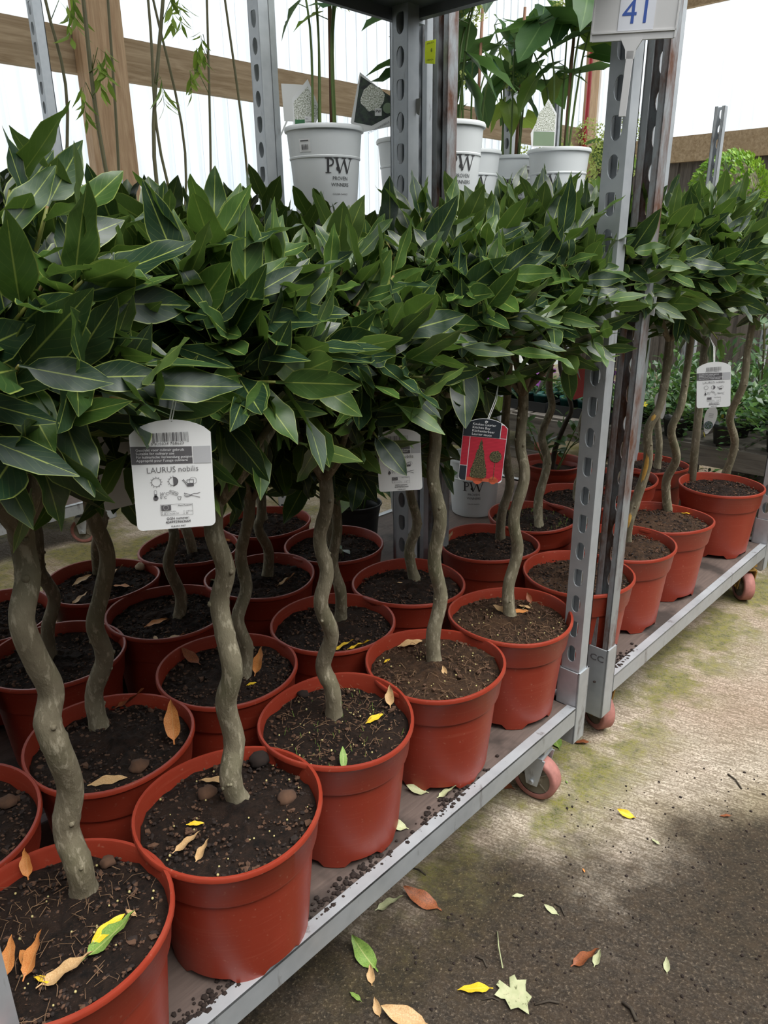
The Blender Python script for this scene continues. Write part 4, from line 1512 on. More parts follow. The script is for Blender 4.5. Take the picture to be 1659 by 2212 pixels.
# ------------------------------------------------------------------ the 41 sign and stickers
pp = P(1.39, 0.714)
dv = pp.normalized()
sb = at_depth(1340, 252, pp.length - 0.038, dv)
sg = empty('number_sign', m=frame_to_camera(sb, -0.10, 0, -0.045))
tag(sg, 'white plastic stem sign reading 41 clipped to the upright post', 'sign')
mm = mpp(0, 0, sb) * 0.97
MB().box((0.003, 0.050, 0), (0.0115, 0.100, 0.006)).build('stem', 'sign_plastic', sg)
nk = MB()
nk.prism([(-0.004, 0.088), (0.010, 0.088), (0.012, 0.102), (0.022, 0.119), (-0.016, 0.119), (-0.006, 0.102)], 0.006)
nk.build('neck', 'sign_plastic', sg, loc=(0, 0, -0.003))
hw, y0, y1 = 0.067, 0.116, 0.214
fr = MB()
fr.prism([(-hw + 0.003, y0), (hw + 0.003, y0), (hw + 0.006, y0 + 0.004), (hw + 0.006, y1), (-hw, y1), (-hw, y0 + 0.004)], 0.005)
fr.build('holder', 'sign_plastic', sg, loc=(0, 0, -0.0025))
rm = MB()
for a, b, c_, d in ((-hw, y0 + 0.012, hw + 0.006, y0 + 0.012), (-hw + 0.001, y0, -hw + 0.001, y1), (hw + 0.005, y0, hw + 0.005, y1)):
    dd = Vector((c_ - a, d - b, 0))
    rm.box(((a + c_) / 2, (b + d) / 2, 0.0035), (max(0.0025, abs(dd.x)), max(0.0025, abs(dd.y)), 0.002))
rm.build('holder_rim', 'sign_plastic', sg)
MB().box((0.006, 0.163, 0.0032), (0.058, 0.066, 0.0008)).build('paper', 'sign_paper', sg)
text('41', 0.053, 'print_blue', sg, 0.007, 0.140, 0.0040, 'CENTER', 0.95)


def sticker(px0, px1, depth_pt, wm, mat, lab, lines, yaw=0.0, lean=0.0):
    """sticker spanning from a bottom-centre pixel to a top pixel at the depth of a post face"""
    dv_ = Vector((depth_pt.x, depth_pt.y, 0)).normalized()
    a = at_depth(*px0, depth_pt.to_2d().length, dv_)
    b = at_depth(*px1, depth_pt.to_2d().length, dv_)
    t = empty('sticker', m=frame_to_camera(a, yaw, 0, lean))
    tag(t, lab, 'sticker')
    h = (b - a).length
    q = random.Random(len(lab))
    pts = [(wm / 2, 0.0), (wm / 2 + 0.001, h * 0.6), (wm / 2 + 0.002, h), (-wm / 2, h * 0.985), (-wm / 2 - 0.001, h * 0.4), (-wm / 2 + 0.0005, 0.004)]
    MB().prism(pts, 0.0006).build('paper', mat, t)
    for s_, sz, x, y in lines:
        text(s_, sz, 'print_black', t, x, y * h, 0.0009, 'CENTER')
    return t


fy = 1.250 - 0.027
sticker((929, 140), (933, 87), P(1.505 + 0.003, 1.215), 0.026, 'sticker_yellow', 'fluorescent yellow sticker wrapped round a trolley upright',
        [('...ijden B.V.', 0.0052, 0, 0.86), ('8', 0.010, 0.004, 0.52), ('...rdon Ja...', 0.0052, 0, 0.18)], -0.55)
sticker((903, 250), (898, 213), P(1.40, 1.213), 0.008, 'card_white', 'narrow white paper strip stuck on an upright behind the bay crowns', [], -0.3)
sticker((1405, 682), (1417, 641), P(1.532, 0.688), 0.019, 'card_white', 'torn white tape hand-marked 42 on the rusty upright', [('42', 0.011, -0.002, 0.70)], -0.70, 0.0)

# ------------------------------------------------------------------ white buckets of hydrangeas
def bent_text(body, size, mat, r, zc, theta, parent, sx=1.0, bold=0.0, slope=0.0):
    """lettering wrapped round a bucket of radius r at height zc, centred on angle theta"""
    me = text_mesh(body, size, mat, 'CENTER', sx, bold).copy()
    for q in me.vertices:
        a = theta + q.co.x / r
        rr = r + slope * q.co.y + 0.0010
        q.co = Vector((rr * cos(a), rr * sin(a), zc + q.co.y))
    return put('lettering', me, parent)


def pw_logo(r, zc, theta, parent, s_=1.0, slope=0.0):
    """serif P and W drawn as thick and thin strokes"""
    mb = MB()
    h = 0.030 * s_
    rect(mb, -0.030 * s_, 0, -0.0255 * s_, h)
    for y in (0, h - 0.0016 * s_):
        rect(mb, -0.034 * s_, y, -0.0215 * s_, y + 0.0016 * s_)
    ring(mb, -0.0235 * s_, h * 0.72, h * 0.28, 0.0030 * s_, 14, 0, -pi / 2, pi / 2)
    for y in (h * 0.44, h - 0.0018 * s_):
        rect(mb, -0.0255 * s_, y, -0.0235 * s_, y + 0.0018 * s_)
    xs = [-0.010, -0.002, 0.008, 0.017, 0.026]
    ys = [h, 0, h * 0.9, 0, h]
    for i in range(4):
        line(mb, xs[i] * s_, ys[i], xs[i + 1] * s_, ys[i + 1], (0.0042 if i % 2 == 0 else 0.0018) * s_)
    for x in (-0.010, 0.008, 0.026):
        rect(mb, (x - 0.006) * s_, h - 0.0015 * s_, (x + 0.005) * s_, h)
    disc(mb, -0.006 * s_, h * 0.30, 0.0042 * s_, 10)
    me = mb.mesh('logo', 'print_black', False)
    for q in me.vertices:
        a = theta + q.co.x / r
        rr = r + slope * q.co.y + 0.0010
        q.co = Vector((rr * cos(a), rr * sin(a), zc + q.co.y))
    return put('logo', me, parent)


BK_R, BK_H = 0.112, 0.235
bprof = [(0.01, 0.004), (0.078, 0.004), (0.084, 0.0), (0.087, 0.006), (0.0985, 0.150), (0.1010, 0.152), (0.1015, 0.156), (0.1000, 0.158), (0.1060, 0.222), (0.1120, 0.223), (0.1130, 0.229), (0.1105, 0.235), (0.1060, 0.233), (0.1030, 0.215), (0.098, 0.18), (0.01, 0.18)]
BUCKET = MB().lathe(bprof, 44).mesh('bucket', 'white_plastic')
BUCKET.set_sharp_from_angle(angle=radians(35))
SLOPE = (0.0985 - 0.087) / 0.144
bsoil = soil_mesh(77, r=0.102, mat='soil_dark', nr=8, na=28)
HY = []
for i in range(6):
    L = (0.085, 0.10, 0.115, 0.095, 0.11, 0.075)[i]
    d = leaf_data(L, L * 0.80, curl=(-0.30, -0.2, 0.05, -0.4, -0.25, -0.1)[i], wave=0.05, rows=6, cols=4, pet=0.04, fold=0.18, tip=0.9, full=0.62, seed=40 + i, heart=0.9, twist=(0.3, -0.3, 0.2, 0, -0.2, 0.4)[i])
    HY.append((d, merge_mesh('leaf', [(ID, d)], 'green_leaf'), merge_mesh('leaf', [(ID, d)], 'lime_leaf')))
PET = leaf_data(0.013, 0.012, curl=0.1, rows=3, cols=2, pet=0.05, fold=0.1, full=0.7)
FLOWERS = []
for i in range(2):
    q = random.Random(800 + i)
    parts = []
    for j in range(240):
        d = Vector((q.gauss(0, 1), q.gauss(0, 1), q.gauss(0.2, 1))).normalized()
        o = Vector((d.x * 0.075, d.y * 0.075, d.z * 0.055)) * q.uniform(0.8, 1.05)
        parts.append((leaf_frame(o, d, d.cross(Vector((q.random(), q.random(), 1))).normalized(), q.uniform(0.9, 1.5), q.uniform(-0.6, 0.6), q.uniform(0.7, 1.2)), PET))
    FLOWERS.append(merge_mesh('flower_head', parts, 'lime_flower'))


def hydrangea(u, v, zb, label, seed, nst=6, nleaf=16, hgt=0.5, theta=0.0, bucket=True, lime=False, flowers=(), group='white buckets of hydrangeas', cane=True, pot_mat=None, spread=0.16, lscale=1.0, price=False, leafz=(0.0, 1.0)):
    q = random.Random(seed)
    if isinstance(u, str):      # placed by where its rim shows
        w_ = at_z(*v, zb + 0.232)
        t = empty('potted_hydrangea', (w_.x, w_.y, zb))
    else:
        t = empty('potted_hydrangea', P(u, v, zb))
    tag(t, label, 'potted plant', group)
    if bucket:
        b = put('bucket', BUCKET, t)
        face = math.atan2(-t.location.y, -t.location.x) + theta
        pw_logo(0.0960, 0.112, face, b, 1.28, SLOPE)
        bent_text('PROVEN', 0.0135, 'print_black', 0.0940, 0.094, face, b, 0.9, 0, SLOPE)
        bent_text('WINNERS', 0.0135, 'print_black', 0.0925, 0.078, face, b, 0.9, 0, SLOPE)
        bent_text('COLOR CHOICE', 0.0062, 'print_black', 0.0908, 0.056, face, b, 1.0, 0, SLOPE)
        if price:
            me = MB().flat([(-0.018, 0), (0.018, 0), (0.018, 0.032), (-0.018, 0.032)]).mesh('price_sticker', 'card_white', False)
            for q_ in me.vertices:
                a = face + price + q_.co.x / 0.104
                rr = 0.1015 + 0.0012 + q_.co.y * 0.11
                q_.co = Vector((rr * cos(a), rr * sin(a), 0.166 + q_.co.y))
            ps = put('price_sticker', me, b)
            mb = MB()
            for i in range(14):
                w = 0.0012 * q.choice((0.5, 0.9))
                rect(mb, -0.010 + i * 0.0015, 0.005, -0.010 + i * 0.0015 + w, 0.018)
            rect(mb, -0.013, 0.026, 0.013, 0.0285)
            me = mb.mesh('barcode', 'print_black', False)
            for q_ in me.vertices:
                a = face + price + q_.co.x / 0.104
                rr = 0.1015 + 0.0022 + q_.co.y * 0.11
                q_.co = Vector((rr * cos(a), rr * sin(a), 0.166 + q_.co.y))
            put('barcode', me, ps)
        top = 0.205
        put('soil', bsoil, t, Matrix.Translation((0, 0, top)))
    else:
        put('pot', pot_mesh(seed, 0.10, 0.17, n=32, collar=False).mesh('pot', pot_mat or 'black_plastic'), t)
        top = 0.135
        put('soil', bsoil, t, Matrix.Translation((0, 0, top)) @ Matrix.Scale(0.8, 4))
    ends = []
    for i in range(nst):
        a = i * 2.4 + q.uniform(-0.4, 0.4)
        rr = q.uniform(0.3, 1.0) * spread
        b0 = Vector((0.035 * cos(a), 0.035 * sin(a), top - 0.01))
        e = Vector((rr * cos(a), rr * sin(a), top + hgt * q.uniform(0.65, 1.0)))
        m_ = b0 * 0.5 + e * 0.5 + Vector((-0.02 * cos(a), -0.02 * sin(a), 0.05))
        path = catmull([b0, m_, e], 5)
        st = MB().tube(path, [0.0042 - 0.0022 * j / len(path) for j in range(len(path))], 6).build('stem', 'stem_green', t, smooth=True)
        ends.append((path, st))
    if cane:
        MB().tube([(0.02, 0.01, top - 0.01), (0.03, 0.0, top + hgt * 1.05)], 0.0055, 7).build('cane', 'cane', t, smooth=True)
    for i in range(nleaf):
        path, st = ends[i % nst]
        k_ = int((leafz[0] + (leafz[1] - leafz[0]) * q.random()) * (len(path) - 1))
        k_ = max(2, min(len(path) - 1, k_ if q.random() > 0.35 else len(path) - 1))
        o = path[k_]
        a = q.uniform(0, 6.28)
        d = Vector((cos(a), sin(a), 0))
        pl = q.uniform(0.02, 0.05)
        e = o + d * pl + Vector((0, 0, 0.012))
        m = leaf_frame(e, ZUP, d, q.uniform(1.5, 2.5), q.uniform(-0.4, 0.4), q.uniform(0.9, 1.3) * lscale)
        li = put('leaf', HY[q.randrange(6)][2 if (lime and q.random() < 0.7) or q.random() < 0.18 else 1], t, m)
        MB().tube([o, e], 0.0012, 4).build('petiole', 'stem_green', li).matrix_basis = m.inverted()
    for x, y, z, s_ in flowers:
        f = put('flower_head', FLOWERS[q.randrange(2)], t, Matrix.Translation((x, y, z)) @ Matrix.Scale(s_, 4))
        f['kind'] = 'stuff'
    return t


SH_Z = 1.300
hydrangea('px', (700, 280), SH_Z, 'hydrangea bucket on the shelf with a cane and a bell-shaped care tag', 11, 6, 10, 0.52, 0.45, price=-1.0, flowers=((0.08, 0.16, 0.62, 1.0),), spread=0.10, leafz=(0.6, 1.0))
hydrangea(1.96, 1.72, SH_Z, 'hydrangea bucket on the shelf behind the large white-bloom picture tag', 12, 6, 12, 0.55, 0.9, price=-0.35, flowers=((0.10, 0.08, 0.42, 1.0), (0.16, 0.0, 0.60, 1.0)), spread=0.14, leafz=(0.5, 1.0))
hydrangea('px', (962, 272), SH_Z, 'hydrangea bucket on the shelf beside the paired uprights, dense with leaves', 13, 7, 38, 0.50, 0.55, flowers=((0.03, 0.08, 0.52, 0.9), (-0.03, 0.05, 0.62, 0.8)), lscale=1.3, leafz=(0.35, 1.0))
hydrangea(2.63, 1.80, SH_Z, 'hydrangea bucket at the back of the shelf with a small price sticker', 14, 6, 24, 0.50, 0.3, price=0.35, flowers=((0, 0, 0.5, 0.7),), leafz=(0.35, 1.0))
hydrangea(2.36, 1.79, SH_Z, 'hydrangea bucket hidden furthest back between two others on the shelf', 16, 5, 14, 0.45, 0.3, leafz=(0.4, 1.0))
hydrangea('px', (1208, 326), SH_Z, 'hydrangea bucket on the shelf with drooping dark leaves and a logo in full view', 15, 6, 24, 0.55, -0.38, flowers=((0.0, 0.05, 0.66, 0.8),), lscale=1.35, leafz=(0.5, 1.0))
# lower deck of the same trolley
hydrangea(2.31, 1.69, DECK_Z, 'hydrangea bucket on the lower deck, below the red label', 21, 5, 10, 0.30, 0.0, lime=True, spread=0.12)
hydrangea(1.87, 1.60, DECK_Z, 'hydrangea bucket on the lower deck with a perforated post in front', 22, 5, 10, 0.32, -0.15, spread=0.15)
hydrangea(1.72, 1.78, DECK_Z, 'black-potted hydrangea on the lower deck with a grey bucket rim', 23, 4, 9, 0.30, 0, bucket=False, group=None, cane=False, spread=0.18, lscale=1.1)
# lime-flowered shrubs in the corner
for i, (u, v, z, lab) in enumerate(((4.42, 2.50, 1.15, 'lime-flowered hydrangea shrub by the corner, spreading low'), (4.62, 2.44, 1.15, 'lime-flowered hydrangea shrub by the corner, standing taller'), (4.02, 2.58, 1.15, 'lime-flowered hydrangea shrub behind the paired uprights'))):
    hydrangea(u, v, z, lab, 31 + i, 6, 18, 0.36 + 0.2 * (i == 1), 0, bucket=False, lime=True, group=None, cane=False,
              flowers=[(0.14 * cos(a), 0.14 * sin(a), 0.36 + 0.16 * (i == 1) + 0.10 * (j % 3), 1.25) for j, a in enumerate((0.4, 1.3, 2.4, 3.4, 4.4, 5.5))])


# diamond picture tags standing in the buckets
def picture_tag(cx, cy, fw, yaw, lean, pts, lab, build):
    t = empty('picture_tag', m=card_at(cx, cy, fw, yaw, lean))
    tag(t, lab, 'plant tag')
    MB().prism(pts, 0.0010).build('card', 'card_white', t, loc=(0, 0, -0.0010))
    build(t)
    return t


def ann(t):
    MB().flat([(-0.004, 0.020), (0.064, 0.052), (0.058, 0.094), (-0.034, 0.150), (-0.056, 0.030)]).build('picture', 'photo_dark', t, loc=(0, 0, 0.0004))
    MB().flat([(0.0 + (0.034 + 0.003 * sin(i * 7)) * cos(i * 2 * pi / 36), 0.092 + (0.034 + 0.003 * cos(i * 5)) * sin(i * 2 * pi / 36)) for i in range(36)]).build('picture_bloom', 'photo_bloom', t, loc=(0, 0, 0.0007))
    rect(MB(), 0.006, 0.046, 0.026, 0.066).build('logo_panel', 'card_white', t, loc=(0, 0, 0.0009))
    text('PW', 0.012, 'print_black', t, 0.016, 0.054, 0.0012, 'CENTER', 0.85, 0.0003)
    disc(MB(), 0.044, 0.066, 0.014, 18).build('seal', 'print_sage', t, loc=(0, 0, 0.0009))
    text('STRONG ANNABELLE', 0.0075, 'print_grey', t, 0.018, 0.013, 0.0010, 'CENTER', 0.95, 0, 0, 0.45)


picture_tag(806, 288, 2.20, 0.0, 0.0, [(-0.05, 0.0), (0.055, 0.018), (0.078, 0.075), (-0.036, 0.160), (-0.066, 0.030)], 'tag with white mophead bloom picture standing in a hydrangea bucket', ann)


def bell(t):
    MB().flat([(-0.040, 0.016), (0.012, 0.012), (0.030, 0.038), (0.000, 0.10), (-0.042, 0.060)]).build('picture', 'photo_bloom', t, loc=(0, 0, 0.0004))
    rect(MB(), -0.040, 0.002, 0.014, 0.016).build('band', 'print_green', t, loc=(0, 0, 0.0006))
    rect(MB(), -0.012, 0.006, 0.014, 0.024).build('text_panel', 'card_white', t, loc=(0, 0, 0.0009))
    text('BIG', 0.0055, 'print_black', t, -0.010, 0.016, 0.0012)
    text('FLOWERS', 0.0055, 'print_black', t, -0.010, 0.009, 0.0012, sx=0.8)


picture_tag(668, 272, 2.12, 0.0, 0.0, [(-0.045, 0.0), (0.016, 0.0), (0.034, 0.038), (0.001, 0.118), (-0.045, 0.070)], 'pointed care tag with creamy flower picture and BIG FLOWERS panel', bell)


def side(t):
    MB().flat([(-0.045, 0.048), (0.030, 0.048), (0.030, 0.095), (0.002, 0.135), (-0.030, 0.10)]).build('picture', 'photo_bloom', t, loc=(0, 0, 0.0004))
    rect(MB(), -0.045, 0.004, 0.030, 0.046).build('panel', 'print_sage', t, loc=(0, 0, 0.0004))


picture_tag(1178, 318, 2.45, 0.45, 0.0, [(-0.050, 0.0), (0.034, 0.0), (0.034, 0.100), (0.002, 0.142), (-0.055, 0.04)], 'tall picture tag leaning in the bucket with its logo in full view', side)
wp = empty('paper_tag', m=card_at(638, 262, 2.25, 0.2, 0.02))
tag(wp, 'blank white folded tag hanging beside the pointed care tag', 'plant tag')
MB().prism([(-0.034, 0.0), (0.034, -0.002), (0.036, 0.098), (-0.036, 0.100)], 0.0012).build('card', 'card_white', wp)
MB().prism([(-0.050, -0.038), (-0.046, -0.040), (-0.020, 0.006), (-0.026, 0.006)], 0.0012).build('tail', 'card_white', wp, loc=(0, 0, 0.001))

# ------------------------------------------------------------------ weeping trees by the wall
WL = []
for i in range(5):
    L = (0.085, 0.10, 0.075, 0.09, 0.11)[i]
    d = leaf_data(L, L * 0.26, curl=-0.25, wave=0.04, rows=5, cols=2, pet=0.08, fold=0.2, full=0.75, seed=70 + i, twist=0.4)
    WL.append(merge_mesh('leaf', [(ID, d)], 'lime_leaf'))
WIL = [
    ((98, 0), (146, 240), [(160, 20), (150, 50)], 'leaning weeping tree stem with a tuft of leaves at the top'),
    ((180, 0), (214, 285), [(182, 225), (215, 165), (230, 140)], 'weeping tree with a drooping leafy twig beside the thick timber post'),
    ((233, 0), (253, 300), [], 'bare grey-green tree stem standing against the thick timber post'),
    ((352, 0), (333, 340), [(352, 200), (372, 22)], 'weeping tree crossed by a leaning stem, leaves on its lower trunk'),
    ((331, 0), (400, 330), [(390, 30)], 'thin tree stem leaning across its neighbour'),
    ((325, 60), (348, 335), [], 'thinnest upright tree stem beside the crossed pair'),
    ((447, 0), (455, 345), [(412, 175), (428, 135), (436, 100)], 'straight weeping tree with a hanging cluster of pale leaves'),
    ((486, 0), (530, 330), [], 'slender tree stem leaning toward the perforated posts'),
]
for i, (a, b, tufts, lab) in enumerate(WIL):
    q = random.Random(60 + i)
    ub, vv = ((1.25, 3.25), (1.76, 3.14), (1.76, 3.42), (1.99, 3.14), (2.00, 3.42), (2.22, 3.14), (2.24, 3.42), (2.50, 3.28))[i]
    p1, p0 = at_v(*a, vv), at_v(*b, vv)
    d = (p1 - p0) / max(1e-6, (p1.z - p0.z))
    pb = p0 + d * (0.36 - p0.z)
    base = P(ub, vv, DECK_Z)
    t = empty('weeping_tree', base)
    tag(t, lab, 'young tree', 'slender weeping trees by the wall')
    put('pot', pot_mesh(i, 0.105, 0.19, n=28, collar=False).mesh('pot', 'black_plastic'), t)
    put('soil', bsoil, t, Matrix.Translation((0, 0, 0.155)) @ Matrix.Scale(0.9, 4))
    bb = Vector((base.x, base.y, 0.34))
    top = p1 + d * 0.35
    path = catmull([bb, bb * 0.5 + p0 * 0.5, p0, p1, top], 5)
    w = 0.0085 if i in (1, 3) else 0.0062
    MB().tube([p_ - base for p_ in path], [w * (1.15 - 0.35 * j / len(path)) for j in range(len(path))], 8).build('stem', 'stem_willow', t, smooth=True)
    for tx_, ty_ in tufts:
        c_ = at_v(tx_, ty_, vv - 0.03)
        near_ = min(path, key=lambda p_: (p_ - c_).length)
        hang = c_ + Vector((0, 0, 0.04))
        tw_ = MB().tube([near_ - base, (near_ * 0.4 + hang * 0.6) - base + Vector((0, 0, 0.05)), hang - base, c_ - base - Vector((0, 0, 0.05))], [0.002, 0.0015, 0.0012, 0.0008], 5).build('twig', 'stem_green', t, smooth=True)
        for j in range(9):
            az = q.uniform(0, 6.28)
            o = c_ - base + Vector((0, 0, 0.06 - 0.11 * j / 8))
            put('leaf', WL[q.randrange(5)], tw_, leaf_frame(o, Vector((0, 0, -1)), Vector((cos(az), sin(az), 0)), q.uniform(0.3, 0.9), q.uniform(-0.5, 0.5), q.uniform(0.7, 1.1)))

# ------------------------------------------------------------------ bench of small plants beyond the trolleys
BZ = 0.42
bn = empty('plant_bench', P(3.42, 1.35, 0), ANG)
tag(bn, 'low weathered timber bench of trays and trailing plants beyond the trolleys', 'bench')
for x in (-0.30, 0.30):
    MB().box((x, 0, BZ - 0.045), (0.035, 2.5, 0.085)).build('rail', 'bench_wood', bn)
    MB().box((x, 0, BZ - 0.20), (0.030, 2.5, 0.05)).build('lower_rail', 'bench_wood', bn)
    for y in (-1.15, 0.0, 1.15):
        MB().box((x * 0.93, y, (BZ - 0.085) / 2), (0.05, 0.06, BZ - 0.085)).build('leg', 'bench_wood', bn)
sl = MB().box((0, 0, 0), (0.60, 0.085, 0.018)).mesh('slat', 'bench_wood', False)
for i in range(24):
    put('slat', sl, bn, Matrix.Translation((0, -1.18 + i * 0.1026, BZ - 0.009 + 0.008)))
BT = BZ + 0.009

SMALL = leaf_data(0.030, 0.017, curl=-0.15, wave=0.02, rows=3, cols=2, pet=0.1, fold=0.2)
ROUND = leaf_data(0.026, 0.022, curl=-0.15, rows=3, cols=2, pet=0.1, fold=0.15, full=0.7)


def small_pot(mat, r, h):
    return MB().lathe([(0.01, 0.003), (r * 0.72, 0.0), (r * 0.74, 0.0), (r * 0.95, h * 0.80), (r, h * 0.81), (r, h), (r * 0.93, h), (r * 0.88, h * 0.85), (0.01, h * 0.85)], 20).mesh('pot', mat)


P_TEAL, P_BLK = small_pot('teal_plastic', 0.045, 0.075), small_pot('black_plastic', 0.052, 0.085)
FLW = {}
for nm, mt in (('p', 'petal_purple'), ('m', 'petal_magenta'), ('y', 'petal_yellow')):
    mb = MB()
    for i in range(5):
        a = i * 2 * pi / 5
        mb.add([(0, 0, 0), (0.010 * cos(a - 0.5), 0.010 * sin(a - 0.5), 0.002), (0.014 * cos(a), 0.014 * sin(a), 0.001), (0.010 * cos(a + 0.5), 0.010 * sin(a + 0.5), 0.002)], [(0, 1, 2, 3)])
    FLW[nm] = mb.mesh('flower', mt)
VIO = []
for i in range(3):
    q = random.Random(70 + i)
    parts = []
    for j in range(46):
        a, rr = q.uniform(0, 6.28), 0.05 * sqrt(q.random())
        o = Vector((rr * cos(a), rr * sin(a), q.uniform(0.0, 0.05)))
        parts.append((leaf_frame(o, ZUP, Vector((cos(a), sin(a), 0)), q.uniform(0.6, 1.5), q.uniform(-0.5, 0.5), q.uniform(0.8, 1.3)), ROUND))
    VIO.append(merge_mesh('foliage', parts, 'bench_leaf'))
VIN = []
for i in range(4):
    q = random.Random(90 + i)
    parts = []
    for j in range(170):
        a, rr = q.uniform(0, 6.28), 0.12 * sqrt(q.random())
        o = Vector((rr * cos(a), rr * sin(a), q.uniform(0.0, 0.16) * (1.1 - rr / 0.16)))
        parts.append((leaf_frame(o, ZUP, Vector((cos(a), sin(a), 0)), q.uniform(0.5, 1.7), q.uniform(-0.6, 0.6), q.uniform(0.9, 1.5)), SMALL))
    for s_ in range(6):      # trailing stems set with leaf pairs
        a = q.uniform(0, 6.28)
        for j in range(12):
            t_ = j / 11
            o = Vector(((0.09 + 0.07 * t_) * cos(a), (0.09 + 0.07 * t_) * sin(a), 0.04 - 0.24 * t_ * t_))
            for sd in (-1, 1):
                parts.append((leaf_frame(o, ZUP, Vector((cos(a + sd * 1.2), sin(a + sd * 1.2), 0)), q.uniform(0.9, 1.8), q.uniform(-0.5, 0.5), q.uniform(0.6, 1.1)), SMALL))
    VIN.append(merge_mesh('foliage', parts, 'bench_leaf'))

kk = 0
for j, v in enumerate((2.42, 2.07, 1.72)):
    tr = empty('plant_tray', P(3.36, v, BT), ANG)
    tag(tr, ('black tray of violas furthest along the bench', 'black tray of violas in the middle of three on the bench', 'black tray of violas next to the trailing plants')[j], 'tray')
    MB().box((0, 0, 0.004), (0.36, 0.32, 0.008)).build('base', 'black_plastic', tr)
    wl_ = MB()
    for sx_ in (-1, 1):
        wl_.box((sx_ * 0.18, 0, 0.024), (0.006, 0.326, 0.048))
        wl_.box((0, sx_ * 0.16, 0.024), (0.36, 0.006, 0.048))
    wl_.build('sides', 'black_plastic', tr)
    for a in (-1, 0, 1):
        for b in (-1, 0, 1):
            q = random.Random(500 + kk)
            p_ = P(3.36 + a * 0.112, v + b * 0.10, BT + 0.009)
            t = empty('potted_viola', p_, q.uniform(0, 6.28))
            tag(t, 'teal-potted viola with %s flowers in the viola tray %s' % ('magenta' if kk % 5 == 1 else 'purple', ('furthest along the bench', 'in the middle of three', 'next to the trailing plants')[j]), 'potted flower', 'violas in bench tray %s' % 'abc'[j])
            put('pot', P_TEAL, t)
            f = put('foliage', VIO[kk % 3], t, Matrix.Translation((0, 0, 0.062)))
            f['kind'] = 'stuff'
            for i in range(3):
                aa = q.uniform(0, 6.28)
                put('flower', FLW['m' if (kk % 5 == 1) else 'p'], t, Matrix.Translation((0.035 * cos(aa), 0.035 * sin(aa), 0.125 + 0.02 * i)) @ Matrix.Rotation(1.1, 4, Vector((cos(q.random() * 6), sin(q.random() * 6), 0))) @ Matrix.Scale(1.3, 4))
            kk += 1
for i in range(24):
    q = random.Random(640 + i)
    u, v = 3.145 + 0.165 * (i % 4), 1.45 - 0.21 * (i // 4)
    t = empty('trailing_plant', P(u, v, BT), q.uniform(0, 6.28))
    tag(t, 'small-leaved trailing plant in a black pot, %s of the bench' % ('hanging over the front edge', 'second row from the front edge', 'third row from the front edge', 'at the back edge')[i % 4], 'potted plant', 'trailing plants on the bench, row %d' % (i % 4 + 1))
    put('pot', P_BLK, t)
    f = put('foliage', VIN[i % 4], t, Matrix.Translation((0, 0, 0.075)) @ Matrix.Diagonal((1.15, 1.15, 1.15 + 0.7 * (i % 4) / 3, 1)))
    f['kind'] = 'stuff'
    for j in range(3 if i % 4 < 2 else 1):
        aa = q.uniform(0, 6.28)
        put('flower', FLW['y'], t, Matrix.Translation((0.12 * cos(aa), 0.12 * sin(aa), q.uniform(-0.0, 0.16))) @ Matrix.Rotation(1.2, 4, Vector((cos(aa + 1.6), sin(aa + 1.6), 0))))
# taller leafy shrubs behind the bench
LGS = [merge_mesh('leaf', [(ID, leaf_data(L, L * 0.5, curl=-0.2, wave=0.04, rows=5, cols=2, fold=0.2, seed=i))], 'bench_leaf') for i, L in enumerate((0.07, 0.085, 0.1))]
for i, (u, v, h) in enumerate(((3.95, 0.45, 1.0), (3.95, 0.85, 1.1), (4.12, 1.18, 0.95), (4.3, 0.65, 1.15))):
    q = random.Random(700 + i)
    t = empty('leafy_shrub', P(u, v, 0))
    tag(t, ('leafy shrub on the floor near the open end behind the bench', 'tall leafy shrub on the floor behind the bench', 'leafy shrub on the floor behind the bench beside the box ball trolley', 'tallest leafy shrub on the floor, well behind the bench')[i], 'shrub')
    put('pot', pot_mesh(i, 0.13, 0.2, n=28, collar=False).mesh('pot', 'black_plastic'), t)
    for j in range(7):
        a = q.uniform(0, 6.28)
        rr = q.uniform(0.04, 0.20)
        path = catmull([Vector((0.02 * cos(a), 0.02 * sin(a), 0.16)), Vector((rr * 0.5 * cos(a), rr * 0.5 * sin(a), 0.2 + h * 0.4)), Vector((rr * cos(a), rr * sin(a), h * q.uniform(0.75, 1.0)))], 5)
        st = MB().tube(path, 0.004, 5).build('stem', 'stem_willow', t, smooth=True)
        for k_ in range(16):
            o = path[min(len(path) - 1, 3 + k_ * 8 // 16)]
            az = q.uniform(0, 6.28)
            put('leaf', LGS[q.randrange(3)], st, leaf_frame(o, ZUP, Vector((cos(az), sin(az), 0)), q.uniform(0.7, 1.6), q.uniform(-0.5, 0.5), q.uniform(0.8, 1.2)))

# pale leaf-shaped plant tags among the trailing plants
def drop_tag(cx, cy, fw, lab, pic):
    t = empty('plant_tag', m=card_at(cx, cy, fw, 0.1, -0.12 if pic else 0.2))
    tag(t, lab, 'plant tag')
    pts = [(0.020 * sin(a) * (1 - 0.35 * cos(a)), 0.052 - 0.052 * cos(a)) for a in [i * 2 * pi / 26 for i in range(26)]]
    MB().prism(pts[::-1] if False else pts, 0.001).build('card', 'card_white', t, loc=(0, 0, -0.001))
    if pic:
        disc(MB(), 0, 0.034, 0.0155, 20).build('picture', 'photo_lilac', t, loc=(0, 0, 0.0005))
        text('VINCA M', 0.0045, 'print_black', t, 0, 0.012, 0.0006, 'CENTER')
        bl = MB()
        for i in range(3):
            rect(bl, -0.008, 0.064 + i * 0.006, 0.008, 0.066 + i * 0.006)
        bl.build('lettering', 'print_pale_grey', t, loc=(0, 0, 0.0005))
    return t


